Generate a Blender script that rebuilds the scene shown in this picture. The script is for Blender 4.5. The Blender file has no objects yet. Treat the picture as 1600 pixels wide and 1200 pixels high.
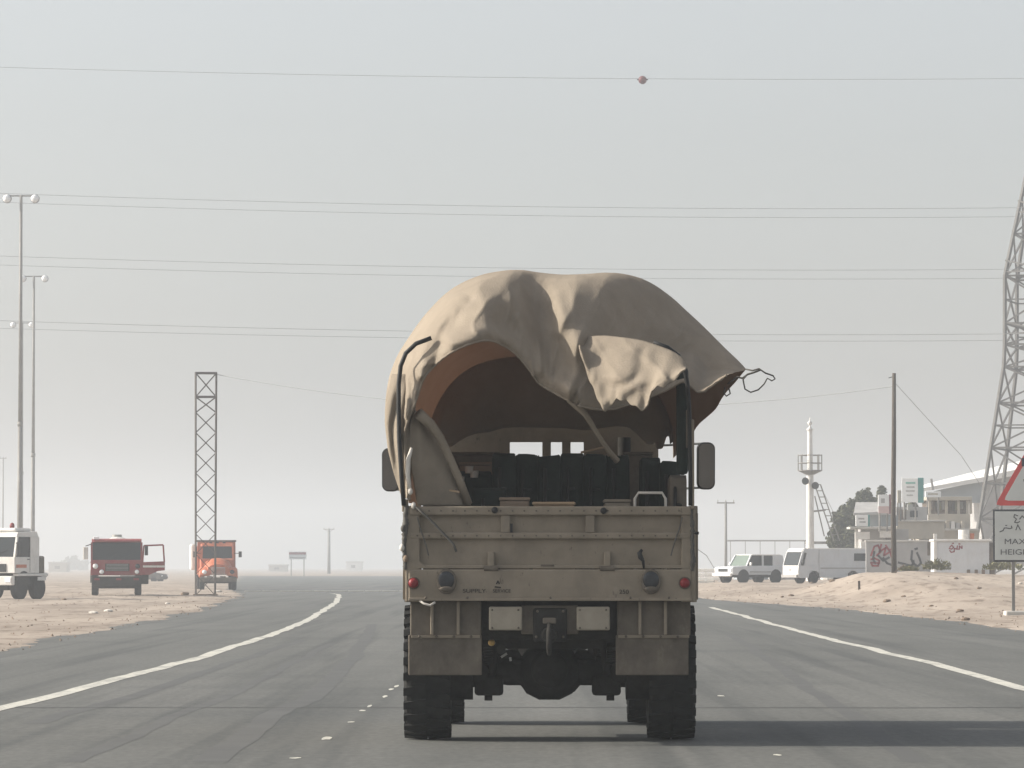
import bpy, math, random
from mathutils import Vector, Matrix, noise
random.seed(7)
R = math.radians
S = bpy.context.scene
COL = S.collection
# ------------------------------------------------------------------ camera
F = 7000.0; HZ = 885.0; CH = 1.5
PITCH = math.atan((HZ-600)/F)
cam = bpy.data.cameras.new('camera'); cam_o = bpy.data.objects.new('camera', cam); COL.objects.link(cam_o)
cam.sensor_width = 36; cam.lens = 36*F/1600; cam.clip_start = 0.5; cam.clip_end = 9000
cam_o.location = (0, 0, CH); cam_o.rotation_euler = (math.pi/2+PITCH, 0, 0)
S.camera = cam_o
# ------------------------------------------------------------------ world, sun, exposure
SUN_EL, SUN_AZ = 29.0, -87.0            # azimuth measured from +Y (view direction) clockwise: negative = to the left
W = bpy.data.worlds.new('World'); S.world = W; W.use_nodes = True
nt = W.node_tree; nt.nodes.clear()
sky = nt.nodes.new('ShaderNodeTexSky'); sky.sky_type = 'NISHITA'; sky.sun_disc = False
sky.sun_elevation = R(SUN_EL); sky.sun_rotation = R(SUN_AZ)
sky.air_density = 1.0; sky.dust_density = 3.0; sky.ozone_density = 1.0
hs = nt.nodes.new('ShaderNodeHueSaturation'); hs.inputs['Saturation'].default_value = 0.32
bg = nt.nodes.new('ShaderNodeBackground'); bg.inputs['Strength'].default_value = 0.145
out = nt.nodes.new('ShaderNodeOutputWorld')
nt.links.new(sky.outputs[0], hs.inputs['Color']); nt.links.new(hs.outputs[0], bg.inputs['Color']); nt.links.new(bg.outputs[0], out.inputs['Surface'])
sl = bpy.data.lights.new('sun', 'SUN'); sl.energy = 5.0; sl.angle = R(0.6); sl.color = (1.0, 0.93, 0.82)
so = bpy.data.objects.new('sun', sl); COL.objects.link(so)
sd = Vector((math.sin(R(SUN_AZ))*math.cos(R(SUN_EL)), math.cos(R(SUN_AZ))*math.cos(R(SUN_EL)), math.sin(R(SUN_EL))))
so.rotation_euler = sd.to_track_quat('Z', 'Y').to_euler()
S.view_settings.view_transform = 'Standard'; S.view_settings.look = 'None'
S.view_settings.gamma = 1; S.view_settings.use_curve_mapping = False
S.view_settings.exposure = 0.39
S.cycles.volume_bounces = 2; S.cycles.max_bounces = 8; S.cycles.transparent_max_bounces = 12
S.cycles.use_denoising = True
HAZE_DENSITY = 0.0009

# ------------------------------------------------------------------ helpers
def at(px, py, D):
    v = (600-py)/F; u = (px-800)/F
    fw = math.cos(PITCH)-v*math.sin(PITCH); up = math.sin(PITCH)+v*math.cos(PITCH)
    t = D/fw
    return Vector((t*u, D, CH+t*up))

def mat(name, col, rough=0.7, metal=0.0, var=0.12, scale=3.0, bump=0.0, bscale=None, col2=None, mix=0.5, transl=0.0, spec=0.3, grime=None, gscale=(1,1,1)):
    m = bpy.data.materials.new(name); m.use_nodes = True
    n = m.node_tree.nodes; l = m.node_tree.links
    b = n['Principled BSDF']; b.inputs['Roughness'].default_value = rough; b.inputs['Metallic'].default_value = metal
    b.inputs['Specular IOR Level'].default_value = spec
    tc = n.new('ShaderNodeTexCoord')
    nz = n.new('ShaderNodeTexNoise'); nz.inputs['Scale'].default_value = scale; nz.inputs['Detail'].default_value = 6; nz.inputs['Roughness'].default_value = 0.6
    l.new(tc.outputs['Object'], nz.inputs['Vector'])
    rp = n.new('ShaderNodeValToRGB')
    c = Vector(col)
    a2 = Vector(col2) if col2 else c*(1-var)
    rp.color_ramp.elements[0].position = 0.5-mix*0.4; rp.color_ramp.elements[1].position = 0.5+mix*0.4
    rp.color_ramp.elements[0].color = (*a2, 1)
    rp.color_ramp.elements[1].color = (*(c if col2 else c*(1+var*0.6)), 1)
    l.new(nz.outputs['Fac'], rp.inputs['Fac']); l.new(rp.outputs['Color'], b.inputs['Base Color'])
    if grime:
        mp = n.new('ShaderNodeMapping'); mp.inputs['Scale'].default_value = gscale; l.new(tc.outputs['Object'], mp.inputs['Vector'])
        src = rp.outputs['Color']
        for gs, p0, p1, amt, gc in grime:
            g = n.new('ShaderNodeTexNoise'); g.inputs['Scale'].default_value = gs; g.inputs['Detail'].default_value = 9; g.inputs['Roughness'].default_value = 0.7
            l.new(mp.outputs[0], g.inputs['Vector'])
            mr = n.new('ShaderNodeMapRange'); mr.inputs['From Min'].default_value = p0; mr.inputs['From Max'].default_value = p1; mr.inputs['To Max'].default_value = amt
            l.new(g.outputs['Fac'], mr.inputs['Value'])
            mx = n.new('ShaderNodeMix'); mx.data_type = 'RGBA'; l.new(mr.outputs[0], mx.inputs[0]); l.new(src, mx.inputs[6]); mx.inputs[7].default_value = (*gc, 1); src = mx.outputs[2]
        l.new(src, b.inputs['Base Color'])
    if bump:
        nb = n.new('ShaderNodeTexNoise'); nb.inputs['Scale'].default_value = bscale or scale*6; nb.inputs['Detail'].default_value = 5
        l.new(tc.outputs['Object'], nb.inputs['Vector'])
        bp = n.new('ShaderNodeBump'); bp.inputs['Strength'].default_value = bump; bp.inputs['Distance'].default_value = 0.02
        l.new(nb.outputs['Fac'], bp.inputs['Height']); l.new(bp.outputs['Normal'], b.inputs['Normal'])
    if transl:
        tr = n.new('ShaderNodeBsdfTranslucent'); mx = n.new('ShaderNodeMixShader'); mx.inputs[0].default_value = transl
        tr.inputs['Color'].default_value = (0.31, 0.155, 0.09, 1)
        l.new(b.outputs[0], mx.inputs[1]); l.new(tr.outputs[0], mx.inputs[2]); l.new(mx.outputs[0], n['Material Output'].inputs['Surface'])
    return m

def glass_mat(name, col=(0.02,0.025,0.03), rough=0.06):
    m = bpy.data.materials.new(name); m.use_nodes = True
    n = m.node_tree.nodes; l = m.node_tree.links; b = n['Principled BSDF']
    b.inputs['Base Color'].default_value = (*col, 1); b.inputs['Roughness'].default_value = rough
    b.inputs['Specular IOR Level'].default_value = 0.25
    tc = n.new('ShaderNodeTexCoord'); nz = n.new('ShaderNodeTexNoise'); nz.inputs['Scale'].default_value = 2
    mr = n.new('ShaderNodeMapRange'); mr.inputs['To Min'].default_value = rough; mr.inputs['To Max'].default_value = rough+0.15
    l.new(tc.outputs['Object'], nz.inputs['Vector']); l.new(nz.outputs['Fac'], mr.inputs['Value']); l.new(mr.outputs[0], b.inputs['Roughness'])
    return m

class MB:
    def __init__(s): s.v = []; s.f = []
    def add(s, vs, fs):
        o = len(s.v); s.v += [tuple(v) for v in vs]; s.f += [tuple(i+o for i in f) for f in fs]; return s
    def box(s, x0, x1, y0, y1, z0, z1):
        return s.add([(x0,y0,z0),(x1,y0,z0),(x1,y1,z0),(x0,y1,z0),(x0,y0,z1),(x1,y0,z1),(x1,y1,z1),(x0,y1,z1)],
                     [(0,3,2,1),(4,5,6,7),(0,1,5,4),(1,2,6,5),(2,3,7,6),(3,0,4,7)])
    def cyl(s, p0, p1, r0, r1=None, n=10, cap=True):
        p0 = Vector(p0); p1 = Vector(p1); r1 = r0 if r1 is None else r1
        d = (p1-p0).normalized(); a = d.orthogonal().normalized(); b = d.cross(a)
        vs = []
        for p, r in ((p0, r0), (p1, r1)):
            for i in range(n):
                t = 2*math.pi*i/n; vs.append(p+(a*math.cos(t)+b*math.sin(t))*r)
        fs = [(i, (i+1) % n, n+(i+1) % n, n+i) for i in range(n)]
        if cap: fs += [tuple(range(n-1, -1, -1)), tuple(range(n, 2*n))]
        return s.add(vs, fs)
    def bar(s, p0, p1, w, h):
        p0 = Vector(p0); p1 = Vector(p1); d = (p1-p0).normalized()
        up = Vector((0,0,1)) if abs(d.z) < 0.9 else Vector((0,1,0))
        a = d.cross(up).normalized(); b = a.cross(d)
        vs = [p+a*sx*w/2+b*sy*h/2 for p in (p0, p1) for sx, sy in ((-1,-1),(1,-1),(1,1),(-1,1))]
        return s.add(vs, [(0,1,5,4),(1,2,6,5),(2,3,7,6),(3,0,4,7),(3,2,1,0),(4,5,6,7)])
    def tube(s, pts, r, n=6):
        pts = [Vector(p) for p in pts]; vs = []; m = len(pts)
        a = None
        for i, p in enumerate(pts):
            d = (pts[min(i+1, m-1)]-pts[max(i-1, 0)]).normalized()
            a = d.orthogonal().normalized() if a is None else (a-d*a.dot(d)).normalized()
            b = d.cross(a); rr = r[i] if isinstance(r, (list, tuple)) else r
            for k in range(n):
                t = 2*math.pi*k/n; vs.append(p+(a*math.cos(t)+b*math.sin(t))*rr)
        fs = [(i*n+k, i*n+(k+1) % n, (i+1)*n+(k+1) % n, (i+1)*n+k) for i in range(m-1) for k in range(n)]
        fs += [tuple(range(n-1, -1, -1)), tuple(range((m-1)*n, m*n))]
        return s.add(vs, fs)
    def prism(s, prof, x0, x1, axis='x', t=None):
        """profile of (a,b) pairs extruded along an axis: x -> (y,z); y -> (x,z); z -> (x,y)"""
        n = len(prof); vs = []
        for w in (x0, x1):
            for a, b in prof:
                vs.append((w, a, b) if axis == 'x' else (a, w, b) if axis == 'y' else (a, b, w))
        fs = [(i, (i+1) % n, n+(i+1) % n, n+i) for i in range(n)] + [tuple(range(n-1, -1, -1)), tuple(range(n, 2*n))]
        return s.add(vs, fs)
    def lathe(s, prof, c, axis='x', n=32):
        """prof: (offset along axis, radius)"""
        c = Vector(c); vs = []; m = len(prof)
        for h, r in prof:
            for k in range(n):
                t = 2*math.pi*k/n; a, b = math.cos(t)*r, math.sin(t)*r
                vs.append(c+Vector((h,a,b) if axis == 'x' else (a,h,b) if axis == 'y' else (a,b,h)))
        fs = [(i*n+k, i*n+(k+1) % n, (i+1)*n+(k+1) % n, (i+1)*n+k) for i in range(m-1) for k in range(n)]
        fs += [tuple(range(n-1, -1, -1)), tuple(range((m-1)*n, m*n))]
        return s.add(vs, fs)
    def ball(s, c, r, n=12, m=8, sc=(1,1,1)):
        c = Vector(c); vs = []; 
        for i in range(m+1):
            ph = math.pi*i/m
            for k in range(n):
                t = 2*math.pi*k/n
                vs.append(c+Vector((r*sc[0]*math.sin(ph)*math.cos(t), r*sc[1]*math.sin(ph)*math.sin(t), r*sc[2]*math.cos(ph))))
        return s.add(vs, [(i*n+k, (i+1)*n+k, (i+1)*n+(k+1) % n, i*n+(k+1) % n) for i in range(m) for k in range(n)])
    def grid(s, rows):
        m = len(rows); n = len(rows[0])
        return s.add([p for r in rows for p in r], [(i*n+k, i*n+k+1, (i+1)*n+k+1, (i+1)*n+k) for i in range(m-1) for k in range(n-1)])
    def build(s, name, m, parent=None, smooth=False, bevel=0, solid=0, auto=None):
        me = bpy.data.meshes.new(name); me.from_pydata(s.v, [], s.f); me.materials.append(m)
        import bmesh
        bm = bmesh.new(); bm.from_mesh(me); bmesh.ops.remove_doubles(bm, verts=bm.verts, dist=1e-6)
        if not solid: bmesh.ops.recalc_face_normals(bm, faces=bm.faces)
        bm.to_mesh(me); bm.free()
        if smooth: me.polygons.foreach_set('use_smooth', [True]*len(me.polygons))
        if smooth and auto: me.set_sharp_from_angle(angle=R(auto))
        o = bpy.data.objects.new(name, me); COL.objects.link(o)
        if parent: o.parent = parent
        if bevel:
            b = o.modifiers.new('bevel', 'BEVEL'); b.width = bevel; b.segments = 2; b.limit_method = 'ANGLE'; b.angle_limit = R(35)
        if solid:
            b = o.modifiers.new('solid', 'SOLIDIFY'); b.thickness = solid; b.offset = 0
        return o

def box(name, m, parent, x0, x1, y0, y1, z0, z1, bevel=0.01):
    return MB().box(min(x0,x1), max(x0,x1), min(y0,y1), max(y0,y1), min(z0,z1), max(z0,z1)).build(name, m, parent, bevel=bevel)

def tag(o, label=None, cat=None, group=None, kind=None):
    if label: o['label'] = label
    if cat: o['category'] = cat
    if group: o['group'] = group
    if kind: o['kind'] = kind
    return o
def thing(name, label, cat, loc=(0,0,0), rz=0, group=None):
    o = bpy.data.objects.new(name, None); COL.objects.link(o); o.location = loc; o.rotation_euler = (0,0,rz)
    o.empty_display_size = 0.3
    return tag(o, label, cat, group)
def copy_tree(o, parent=None):
    c = o.copy(); COL.objects.link(c); c.parent = parent
    for ch in o.children: copy_tree(ch, c)
    return c
def smooth(a, b, x):
    t = max(0.0, min(1.0, (x-a)/(b-a))); return t*t*(3-2*t)
def lerp_pts(pts, x):
    """piecewise linear y(x) over sorted (x,y)"""
    if x <= pts[0][0]: return pts[0][1]
    for (a, b), (c, d) in zip(pts, pts[1:]):
        if x <= c: return b+(d-b)*(x-a)/(c-a)
    return pts[-1][1]
def catmull(ps, t):
    """ps: list of Vectors, t in [0,1]"""
    n = len(ps)-1; f = t*n; i = min(int(f), n-1); u = f-i
    p0 = ps[max(i-1,0)]; p1 = ps[i]; p2 = ps[i+1]; p3 = ps[min(i+2,n)]
    return 0.5*((2*p1)+(p2-p0)*u+(2*p0-5*p1+4*p2-p3)*u*u+(3*p1-p0-3*p2+p3)*u*u*u)
def text(name, body, size, m, parent, loc, rot=(math.pi/2,0,0), sx=1.0, depth=0.004):
    c = bpy.data.curves.new(name, 'FONT'); c.body = body; c.size = size; c.extrude = depth; c.align_x = 'CENTER'; c.align_y = 'CENTER'
    t = bpy.data.objects.new('tmp', c); COL.objects.link(t)
    dg = bpy.context.evaluated_depsgraph_get(); me = bpy.data.meshes.new_from_object(t.evaluated_get(dg))
    bpy.data.objects.remove(t); me.materials.clear(); me.materials.append(m)
    for v in me.vertices: v.co.x *= sx
    o = bpy.data.objects.new(name, me); COL.objects.link(o); o.parent = parent; o.location = loc; o.rotation_euler = rot
    return o
def strokes(name, lines, w, m, parent, y, depth=0.006):
    """flat brush strokes in the x-z plane facing -y; lines: list of lists of (x,z)"""
    b = MB()
    for ln in lines:
        for (x0,z0),(x1,z1) in zip(ln, ln[1:]):
            b.bar((x0,y,z0), (x1,y,z1), depth, w) if False else None
            d = Vector((x1-x0,0,z1-z0)); 
            if d.length < 1e-5: continue
            d.normalize(); nrm = Vector((-d.z,0,d.x))*w/2; e = d*w*0.35
            p0 = Vector((x0,y,z0))-e; p1 = Vector((x1,y,z1))+e
            vs = [p0-nrm, p1-nrm, p1+nrm, p0+nrm]; vs += [v+Vector((0,depth,0)) for v in vs]
            b.add(vs, [(0,1,2,3),(7,6,5,4),(0,4,5,1),(1,5,6,2),(2,6,7,3),(3,7,4,0)])
    return b.build(name, m, parent)

# ------------------------------------------------------------------ materials
M = {}
M['canvas'] = mat('canvas_tarpaulin', (0.288,0.244,0.192), 0.9, var=0.14, scale=2.2, bump=0.3, bscale=60, grime=[(1.3,.50,.72,.35,(0.19,0.155,0.125)),(14,.58,.70,.18,(0.17,0.14,0.11)),(3,.58,.78,.3,(0.40,0.34,0.28))], gscale=(1,1,.6), transl=0.075, spec=0.1)
M['canvas_in'] = mat('canvas_curtain', (0.26,0.22,0.17), 0.9, var=0.2, scale=3, bump=0.4, bscale=20, spec=0.1)
M['sandpaint'] = mat('sand_paint', (0.255,0.216,0.166), 0.8, var=0.22, scale=2.5, bump=0.2, bscale=18, spec=0.15, grime=[(2.2,.48,.70,.55,(0.16,0.135,0.11)),(16,.62,.68,.7,(0.10,0.075,0.06)),(5,.60,.75,.5,(0.36,0.31,0.25))], gscale=(1,1,.45))
M['sandpaint2'] = mat('sand_paint_light', (0.30,0.265,0.21), 0.75, var=0.2, scale=4, bump=0.1, spec=0.2)
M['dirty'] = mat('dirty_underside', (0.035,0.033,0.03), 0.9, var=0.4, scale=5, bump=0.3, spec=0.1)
M['dirtpaint'] = mat('dusty_brown_metal', (0.14,0.12,0.096), 0.85, var=0.3, scale=5, bump=0.2, spec=0.12, grime=[(3,.5,.7,.6,(0.07,0.06,0.05)),(7,.58,.7,.5,(0.22,0.19,0.15))], gscale=(1,1,.5))
M['rubber'] = mat('tyre_rubber', (0.022,0.022,0.021), 0.92, var=0.35, scale=7, spec=0.15)
M['black'] = mat('black_metal', (0.02,0.02,0.02), 0.6, var=0.2, scale=6)
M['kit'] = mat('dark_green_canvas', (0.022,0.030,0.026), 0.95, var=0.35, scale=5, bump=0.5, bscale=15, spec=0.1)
M['wood'] = mat('bare_wood', (0.38,0.27,0.17), 0.8, var=0.25, scale=4)
M['card'] = mat('cardboard', (0.24,0.18,0.13), 0.9, var=0.15, scale=5)
M['steel'] = mat('grey_steel', (0.34,0.34,0.32), 0.5, 0.5, var=0.15, scale=6)
M['redlens'] = mat('red_lens', (0.20,0.016,0.02), 0.45, var=0.2, scale=20, spec=0.3)
M['lampdark'] = mat('dark_lamp_glass', (0.03,0.032,0.036), 0.25, var=0.4, scale=14, spec=0.5)
M['glass'] = glass_mat('window_glass', (0.02,0.025,0.028), .15)
M['mirror'] = mat('mirror_glass', (0.17,0.175,0.18), 0.12, 1.0, var=0.08, scale=3)
M['ink'] = mat('black_stencil', (0.05,0.045,0.04), 0.9, var=0.3, scale=40)
M['white'] = mat('white_paint', (0.72,0.70,0.66), 0.55, var=0.08, scale=3, grime=[(2.2,.48,.72,.4,(0.45,0.38,0.31)),(8,.6,.7,.4,(0.35,0.30,0.26))], gscale=(1,1,.5))
M['vanwhite_shaded'] = mat('white_van_paint_shaded', (0.60,0.61,0.62), 0.4, var=0.06, scale=2, spec=0.35, grime=[(2.0,.5,.72,.35,(0.42,0.38,0.33))], gscale=(1,1,.6))  # white body paint greyed to put shade into the sides facing the camera
M['red'] = mat('red_truck_paint', (0.25,0.03,0.037), 0.55, var=0.2, scale=3, grime=[(2.5,.45,.7,.45,(0.30,0.20,0.15)),(9,.58,.68,.5,(0.10,0.04,0.035))])
M['orange'] = mat('orange_truck_paint', (0.50,0.125,0.05), 0.55, var=0.2, scale=3, grime=[(2.5,.45,.7,.5,(0.42,0.26,0.17)),(9,.58,.68,.5,(0.22,0.09,0.05))])
M['galv'] = mat('weathered_galvanised_steel', (0.21,0.20,0.185), 0.6, 0.1, var=0.2, scale=2)
M['pylon'] = mat('dark_pylon_steel', (0.12,0.115,0.108), 0.7, 0.1, var=0.2, scale=1)
M['rustgalv'] = mat('dark_lattice_steel', (0.11,0.095,0.085), 0.7, 0.1, var=0.3, scale=3)
M['pole'] = mat('dark_creosoted_pole', (0.075,0.062,0.05), 0.85, var=0.3, scale=4)
M['concrete'] = mat('pale_concrete', (0.48,0.46,0.42), 0.9, var=0.15, scale=1.2, bump=0.1)
M['block'] = mat('grey_rendered_wall', (0.36,0.35,0.34), 0.9, var=0.15, scale=1.2)
M['beige'] = mat('beige_render', (0.42,0.38,0.31), 0.9, var=0.15, scale=1.0)
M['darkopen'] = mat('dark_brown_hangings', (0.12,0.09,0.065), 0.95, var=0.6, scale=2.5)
M['roofwhite'] = mat('white_sheet_roof', (0.78,0.77,0.74), 0.6, var=0.06, scale=1)
M['bluegrey'] = mat('blue_grey_shade', (0.30,0.33,0.35), 0.7, var=0.1, scale=1)
M['teal'] = mat('teal_sign_edge', (0.06,0.24,0.23), 0.6)
M['maroon'] = mat('maroon_sign_edge', (0.18,0.05,0.07), 0.6)
M['signwhite'] = mat('white_sign_face', (0.72,0.73,0.72), 0.6, var=0.04, scale=3)
M['signgrey'] = mat('dull_white_sign_face', (0.50,0.52,0.50), 0.6, var=0.05, scale=3)
M['signink'] = mat('faded_sign_lettering', (0.085,0.085,0.09), 0.8, var=.2, scale=8)
M['signred'] = mat('red_sign_border', (0.50,0.045,0.04), 0.5, var=0.1)
M['signblack'] = mat('black_sign_print', (0.03,0.03,0.035), 0.6)
M['redink'] = mat('red_spray_paint', (0.30,0.05,0.06), 0.9, var=0.3, scale=6)
M['blackink'] = mat('black_spray_paint', (0.06,0.06,0.065), 0.9, var=0.3, scale=6)
M['greenink'] = mat('green_sign_lettering', (0.20,0.42,0.36), 0.8)
M['leaf'] = mat('dusty_olive_leaves', (0.095,0.10,0.055), 0.9, var=0.4, scale=2, spec=0.1)
M['leaf2'] = mat('dry_scrub_leaves', (0.20,0.19,0.10), 0.9, var=0.3, scale=2, spec=0.1)
M['bark'] = mat('bark', (0.12,0.09,0.06), 0.9, var=0.3)
M['rock'] = mat('brown_stone', (0.19,0.14,0.10), 0.9, var=0.3, scale=6)
M['rag'] = mat('pale_litter', (0.62,0.58,0.52), 0.9, var=0.15, scale=5)
M['wire'] = mat('grey_cable', (0.30,0.31,0.32), 0.6)
M['ball_red'] = mat('red_marker_paint', (0.11,0.012,0.014), 0.5)
M['lampglass'] = mat('pale_lamp_glass_glare', (0.85,0.86,0.86), 0.25, var=0.05, spec=0.7)
M['rope'] = mat('grey_rope', (0.10,0.095,0.085), 0.9)

# road, sand
def ground_mat():
    m = bpy.data.materials.new('desert_sand'); m.use_nodes = True
    n = m.node_tree.nodes; l = m.node_tree.links; b = n['Principled BSDF']; b.inputs['Roughness'].default_value = 0.95; b.inputs['Specular IOR Level'].default_value = 0.1
    tc = n.new('ShaderNodeTexCoord')
    def nz(scale, det=6, st=(1,1,1)):
        mp = n.new('ShaderNodeMapping'); mp.inputs['Scale'].default_value = st; l.new(tc.outputs['Object'], mp.inputs['Vector'])
        t = n.new('ShaderNodeTexNoise'); t.inputs['Scale'].default_value = scale; t.inputs['Detail'].default_value = det; l.new(mp.outputs[0], t.inputs['Vector']); return t
    a = nz(0.35, 8, (1,0.15,1)); r = n.new('ShaderNodeValToRGB')
    r.color_ramp.elements[0].position = .33; r.color_ramp.elements[0].color = (0.265,0.218,0.178,1)
    r.color_ramp.elements[1].position = .62; r.color_ramp.elements[1].color = (0.385,0.325,0.270,1)
    l.new(a.outputs['Fac'], r.inputs['Fac'])
    c = nz(2.2, 8, (1,0.2,1)); r2 = n.new('ShaderNodeValToRGB')
    r2.color_ramp.elements[0].position = .30; r2.color_ramp.elements[0].color = (0.55,0.52,0.50,1)
    r2.color_ramp.elements[1].position = .48; r2.color_ramp.elements[1].color = (1,1,1,1)
    l.new(c.outputs['Fac'], r2.inputs['Fac'])
    mx = n.new('ShaderNodeMix'); mx.data_type = 'RGBA'; mx.blend_type = 'MULTIPLY'; mx.inputs[0].default_value = 1
    l.new(r.outputs[0], mx.inputs[6]); l.new(r2.outputs[0], mx.inputs[7]); l.new(mx.outputs[2], b.inputs['Base Color'])
    d = nz(5, 8, (1,0.35,1)); bp = n.new('ShaderNodeBump'); bp.inputs['Strength'].default_value = .5; bp.inputs['Distance'].default_value = .06
    l.new(d.outputs['Fac'], bp.inputs['Height']); l.new(bp.outputs[0], b.inputs['Normal'])
    return m
def road_mat():
    m = bpy.data.materials.new('worn_asphalt'); m.use_nodes = True
    n = m.node_tree.nodes; l = m.node_tree.links; b = n['Principled BSDF']; b.inputs['Roughness'].default_value = 0.8; b.inputs['Specular IOR Level'].default_value = 0.25
    tc = n.new('ShaderNodeTexCoord')
    def nz(scale, st, det=6, w=0.0):
        mp = n.new('ShaderNodeMapping'); mp.inputs['Scale'].default_value = st; mp.inputs['Location'].default_value = (w,w*2,0); l.new(tc.outputs['Object'], mp.inputs['Vector'])
        t = n.new('ShaderNodeTexNoise'); t.inputs['Scale'].default_value = scale; t.inputs['Detail'].default_value = det; t.inputs['Roughness'].default_value = .6; l.new(mp.outputs[0], t.inputs['Vector']); return t
    def ramp(src, p0, c0, p1, c1):
        r = n.new('ShaderNodeValToRGB'); r.color_ramp.elements[0].position = p0; r.color_ramp.elements[1].position = p1
        r.color_ramp.elements[0].color = (*c0,1); r.color_ramp.elements[1].color = (*c1,1); l.new(src, r.inputs['Fac']); return r
    def mul(a, bb):
        mx = n.new('ShaderNodeMix'); mx.data_type = 'RGBA'; mx.blend_type = 'MULTIPLY'; mx.inputs[0].default_value = 1
        l.new(a, mx.inputs[6]); l.new(bb, mx.inputs[7]); return mx.outputs[2]
    base = ramp(nz(0.5, (1,0.06,1)).outputs['Fac'], .3, (0.094,0.096,0.090), .7, (0.142,0.142,0.132))       # long patches along the lanes
    grain = ramp(nz(14, (1,0.25,1), 8).outputs['Fac'], .3, (.78,.78,.78), .7, (1.12,1.12,1.12))
    streak = ramp(nz(1.6, (1,0.012,1), 3, 3.1).outputs['Fac'], .34, (.70,.715,.73), .50, (1,1,1))               # tyre polish
    streak2 = ramp(nz(0.22, (1,1,1), 5, 9).outputs['Fac'], .36, (.86,.87,.88), .5, (1,1,1))
    c = mul(mul(mul(base.outputs[0], grain.outputs[0]), streak.outputs[0]), streak2.outputs[0])
    l.new(c, b.inputs['Base Color'])
    g = nz(40, (1,1,1), 4); bp = n.new('ShaderNodeBump'); bp.inputs['Strength'].default_value = .25; bp.inputs['Distance'].default_value = .01
    l.new(g.outputs['Fac'], bp.inputs['Height']); l.new(bp.outputs[0], b.inputs['Normal'])
    return m
M['sand'] = ground_mat(); M['road'] = road_mat()
M['skid'] = mat('rubber_marks', (0.078,0.079,0.077), 0.8, col2=(0.098,0.099,0.095), mix=.5, scale=1.1)
M['seam'] = mat('tar_seam', (0.07,0.07,0.068), 0.8, var=0.3, scale=1.5)
def paint_mat():
    m = mat('road_paint', (0.56,0.54,0.47), 0.7, var=0.2, scale=1.2, col2=(0.44,0.43,0.39), mix=0.4, grime=[(2.4,.52,.66,.75,(0.16,0.16,0.15)),(12,.54,.62,.6,(0.17,0.17,0.155))], gscale=(1,.3,1))
    return m
M['paint'] = paint_mat()
# ================================================================== SETTING
LEFT = [(-30,-9.2),(80.8,-9.2),(105,-9.75),(150,-10.7),(215,-13.2),(255,-15.5),(300,-19),(700,-42),(3000,-180)]
RIGHT = [(-30,12),(105,12),(121,12.1),(140,12),(169,10.9),(214,8.6),(262,8.4),(400,12),(700,20),(3000,90)]
def nz2(x, y, s, seed=0.0): return noise.fractal(Vector((x*s+seed, y*s-seed, seed)), 0.9, 2.0, 4)
def terrain(x, y):
    wl = lerp_pts(LEFT, y)+0.55*nz2(0, y, 0.09, 3.3)+0.25*nz2(x, y, 0.5, 1.3); wr = lerp_pts(RIGHT, y)+0.55*nz2(0, y, 0.08, 7.7)+0.25*nz2(x, y, 0.5, 5.3)
    far = smooth(690, 705, y)
    el = wl-x; er = x-wr; e = max(el, er)
    road = -0.06
    k = smooth(-0.6, 0.25, e); k = max(k, far)
    if e < -0.6 and far < 0.001: return road
    if el > er:   # left side
        h = 0.02+0.07*smooth(0, 6, el)+0.05*smooth(0,3,el)*nz2(x, y, 0.12, 2)+0.02*nz2(x,y,0.9,4)
        h += 0.10*smooth(226, 290, y)*smooth(0, 8, el)
    else:
        h = 0.02+0.08*smooth(0, 3, er)+0.03*nz2(x, y, 0.8, 4)*smooth(0,2,er)
        h += 0.38*smooth(150, 262, y)*smooth(0.5, 5, er)
        xs = x-0.45*nz2(x, y, 0.15, 8)
        bank = smooth(12.6, 16.7, xs)*smooth(128+1.2*nz2(x,y,.2,1), 196, y)*(1-smooth(207, 228, y))
        bank *= 0.93-0.12*smooth(17.5, 22, x)
        h += bank+0.10*nz2(x, y, 0.22, 6)*smooth(13, 17, xs)*smooth(120,150,y)*(1-smooth(200,228,y))
    if y > 330:
        h = h*(1-smooth(330,500,y))+0.02*smooth(330,500,y)
    return road*(1-k)+max(h, 0.012)*k if k < 1 else max(h, 0.012)
xs = [-900,-600,-400,-260,-170,-120,-85,-65]+[-50+0.5*i for i in range(0,60)]+[-20+0.28*i for i in range(0,40)]
xs += [-8.6+1.7*i for i in range(0,10)]+[7.6+0.24*i for i in range(0,70)]+[24.6+0.8*i for i in range(0,40)]+[60,75,95,130,180,260,400,600,900]
xs = sorted(set(round(x,3) for x in xs))
ys = [-40,-20,0,15,30,40,50,60]+[68+1.0*i for i in range(0,240)]+[310+5*i for i in range(0,30)]+[470,500,540,590,650,690,697,705,760,850,1000,1250,1600,2100,2700,3300]
g = MB().grid([[(x, y, terrain(x, y)) for x in xs] for y in ys])
tag(g.build('ground', M['sand'], smooth=True), 'pale pinkish desert sand on both sides of the road', kind='structure')
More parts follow.
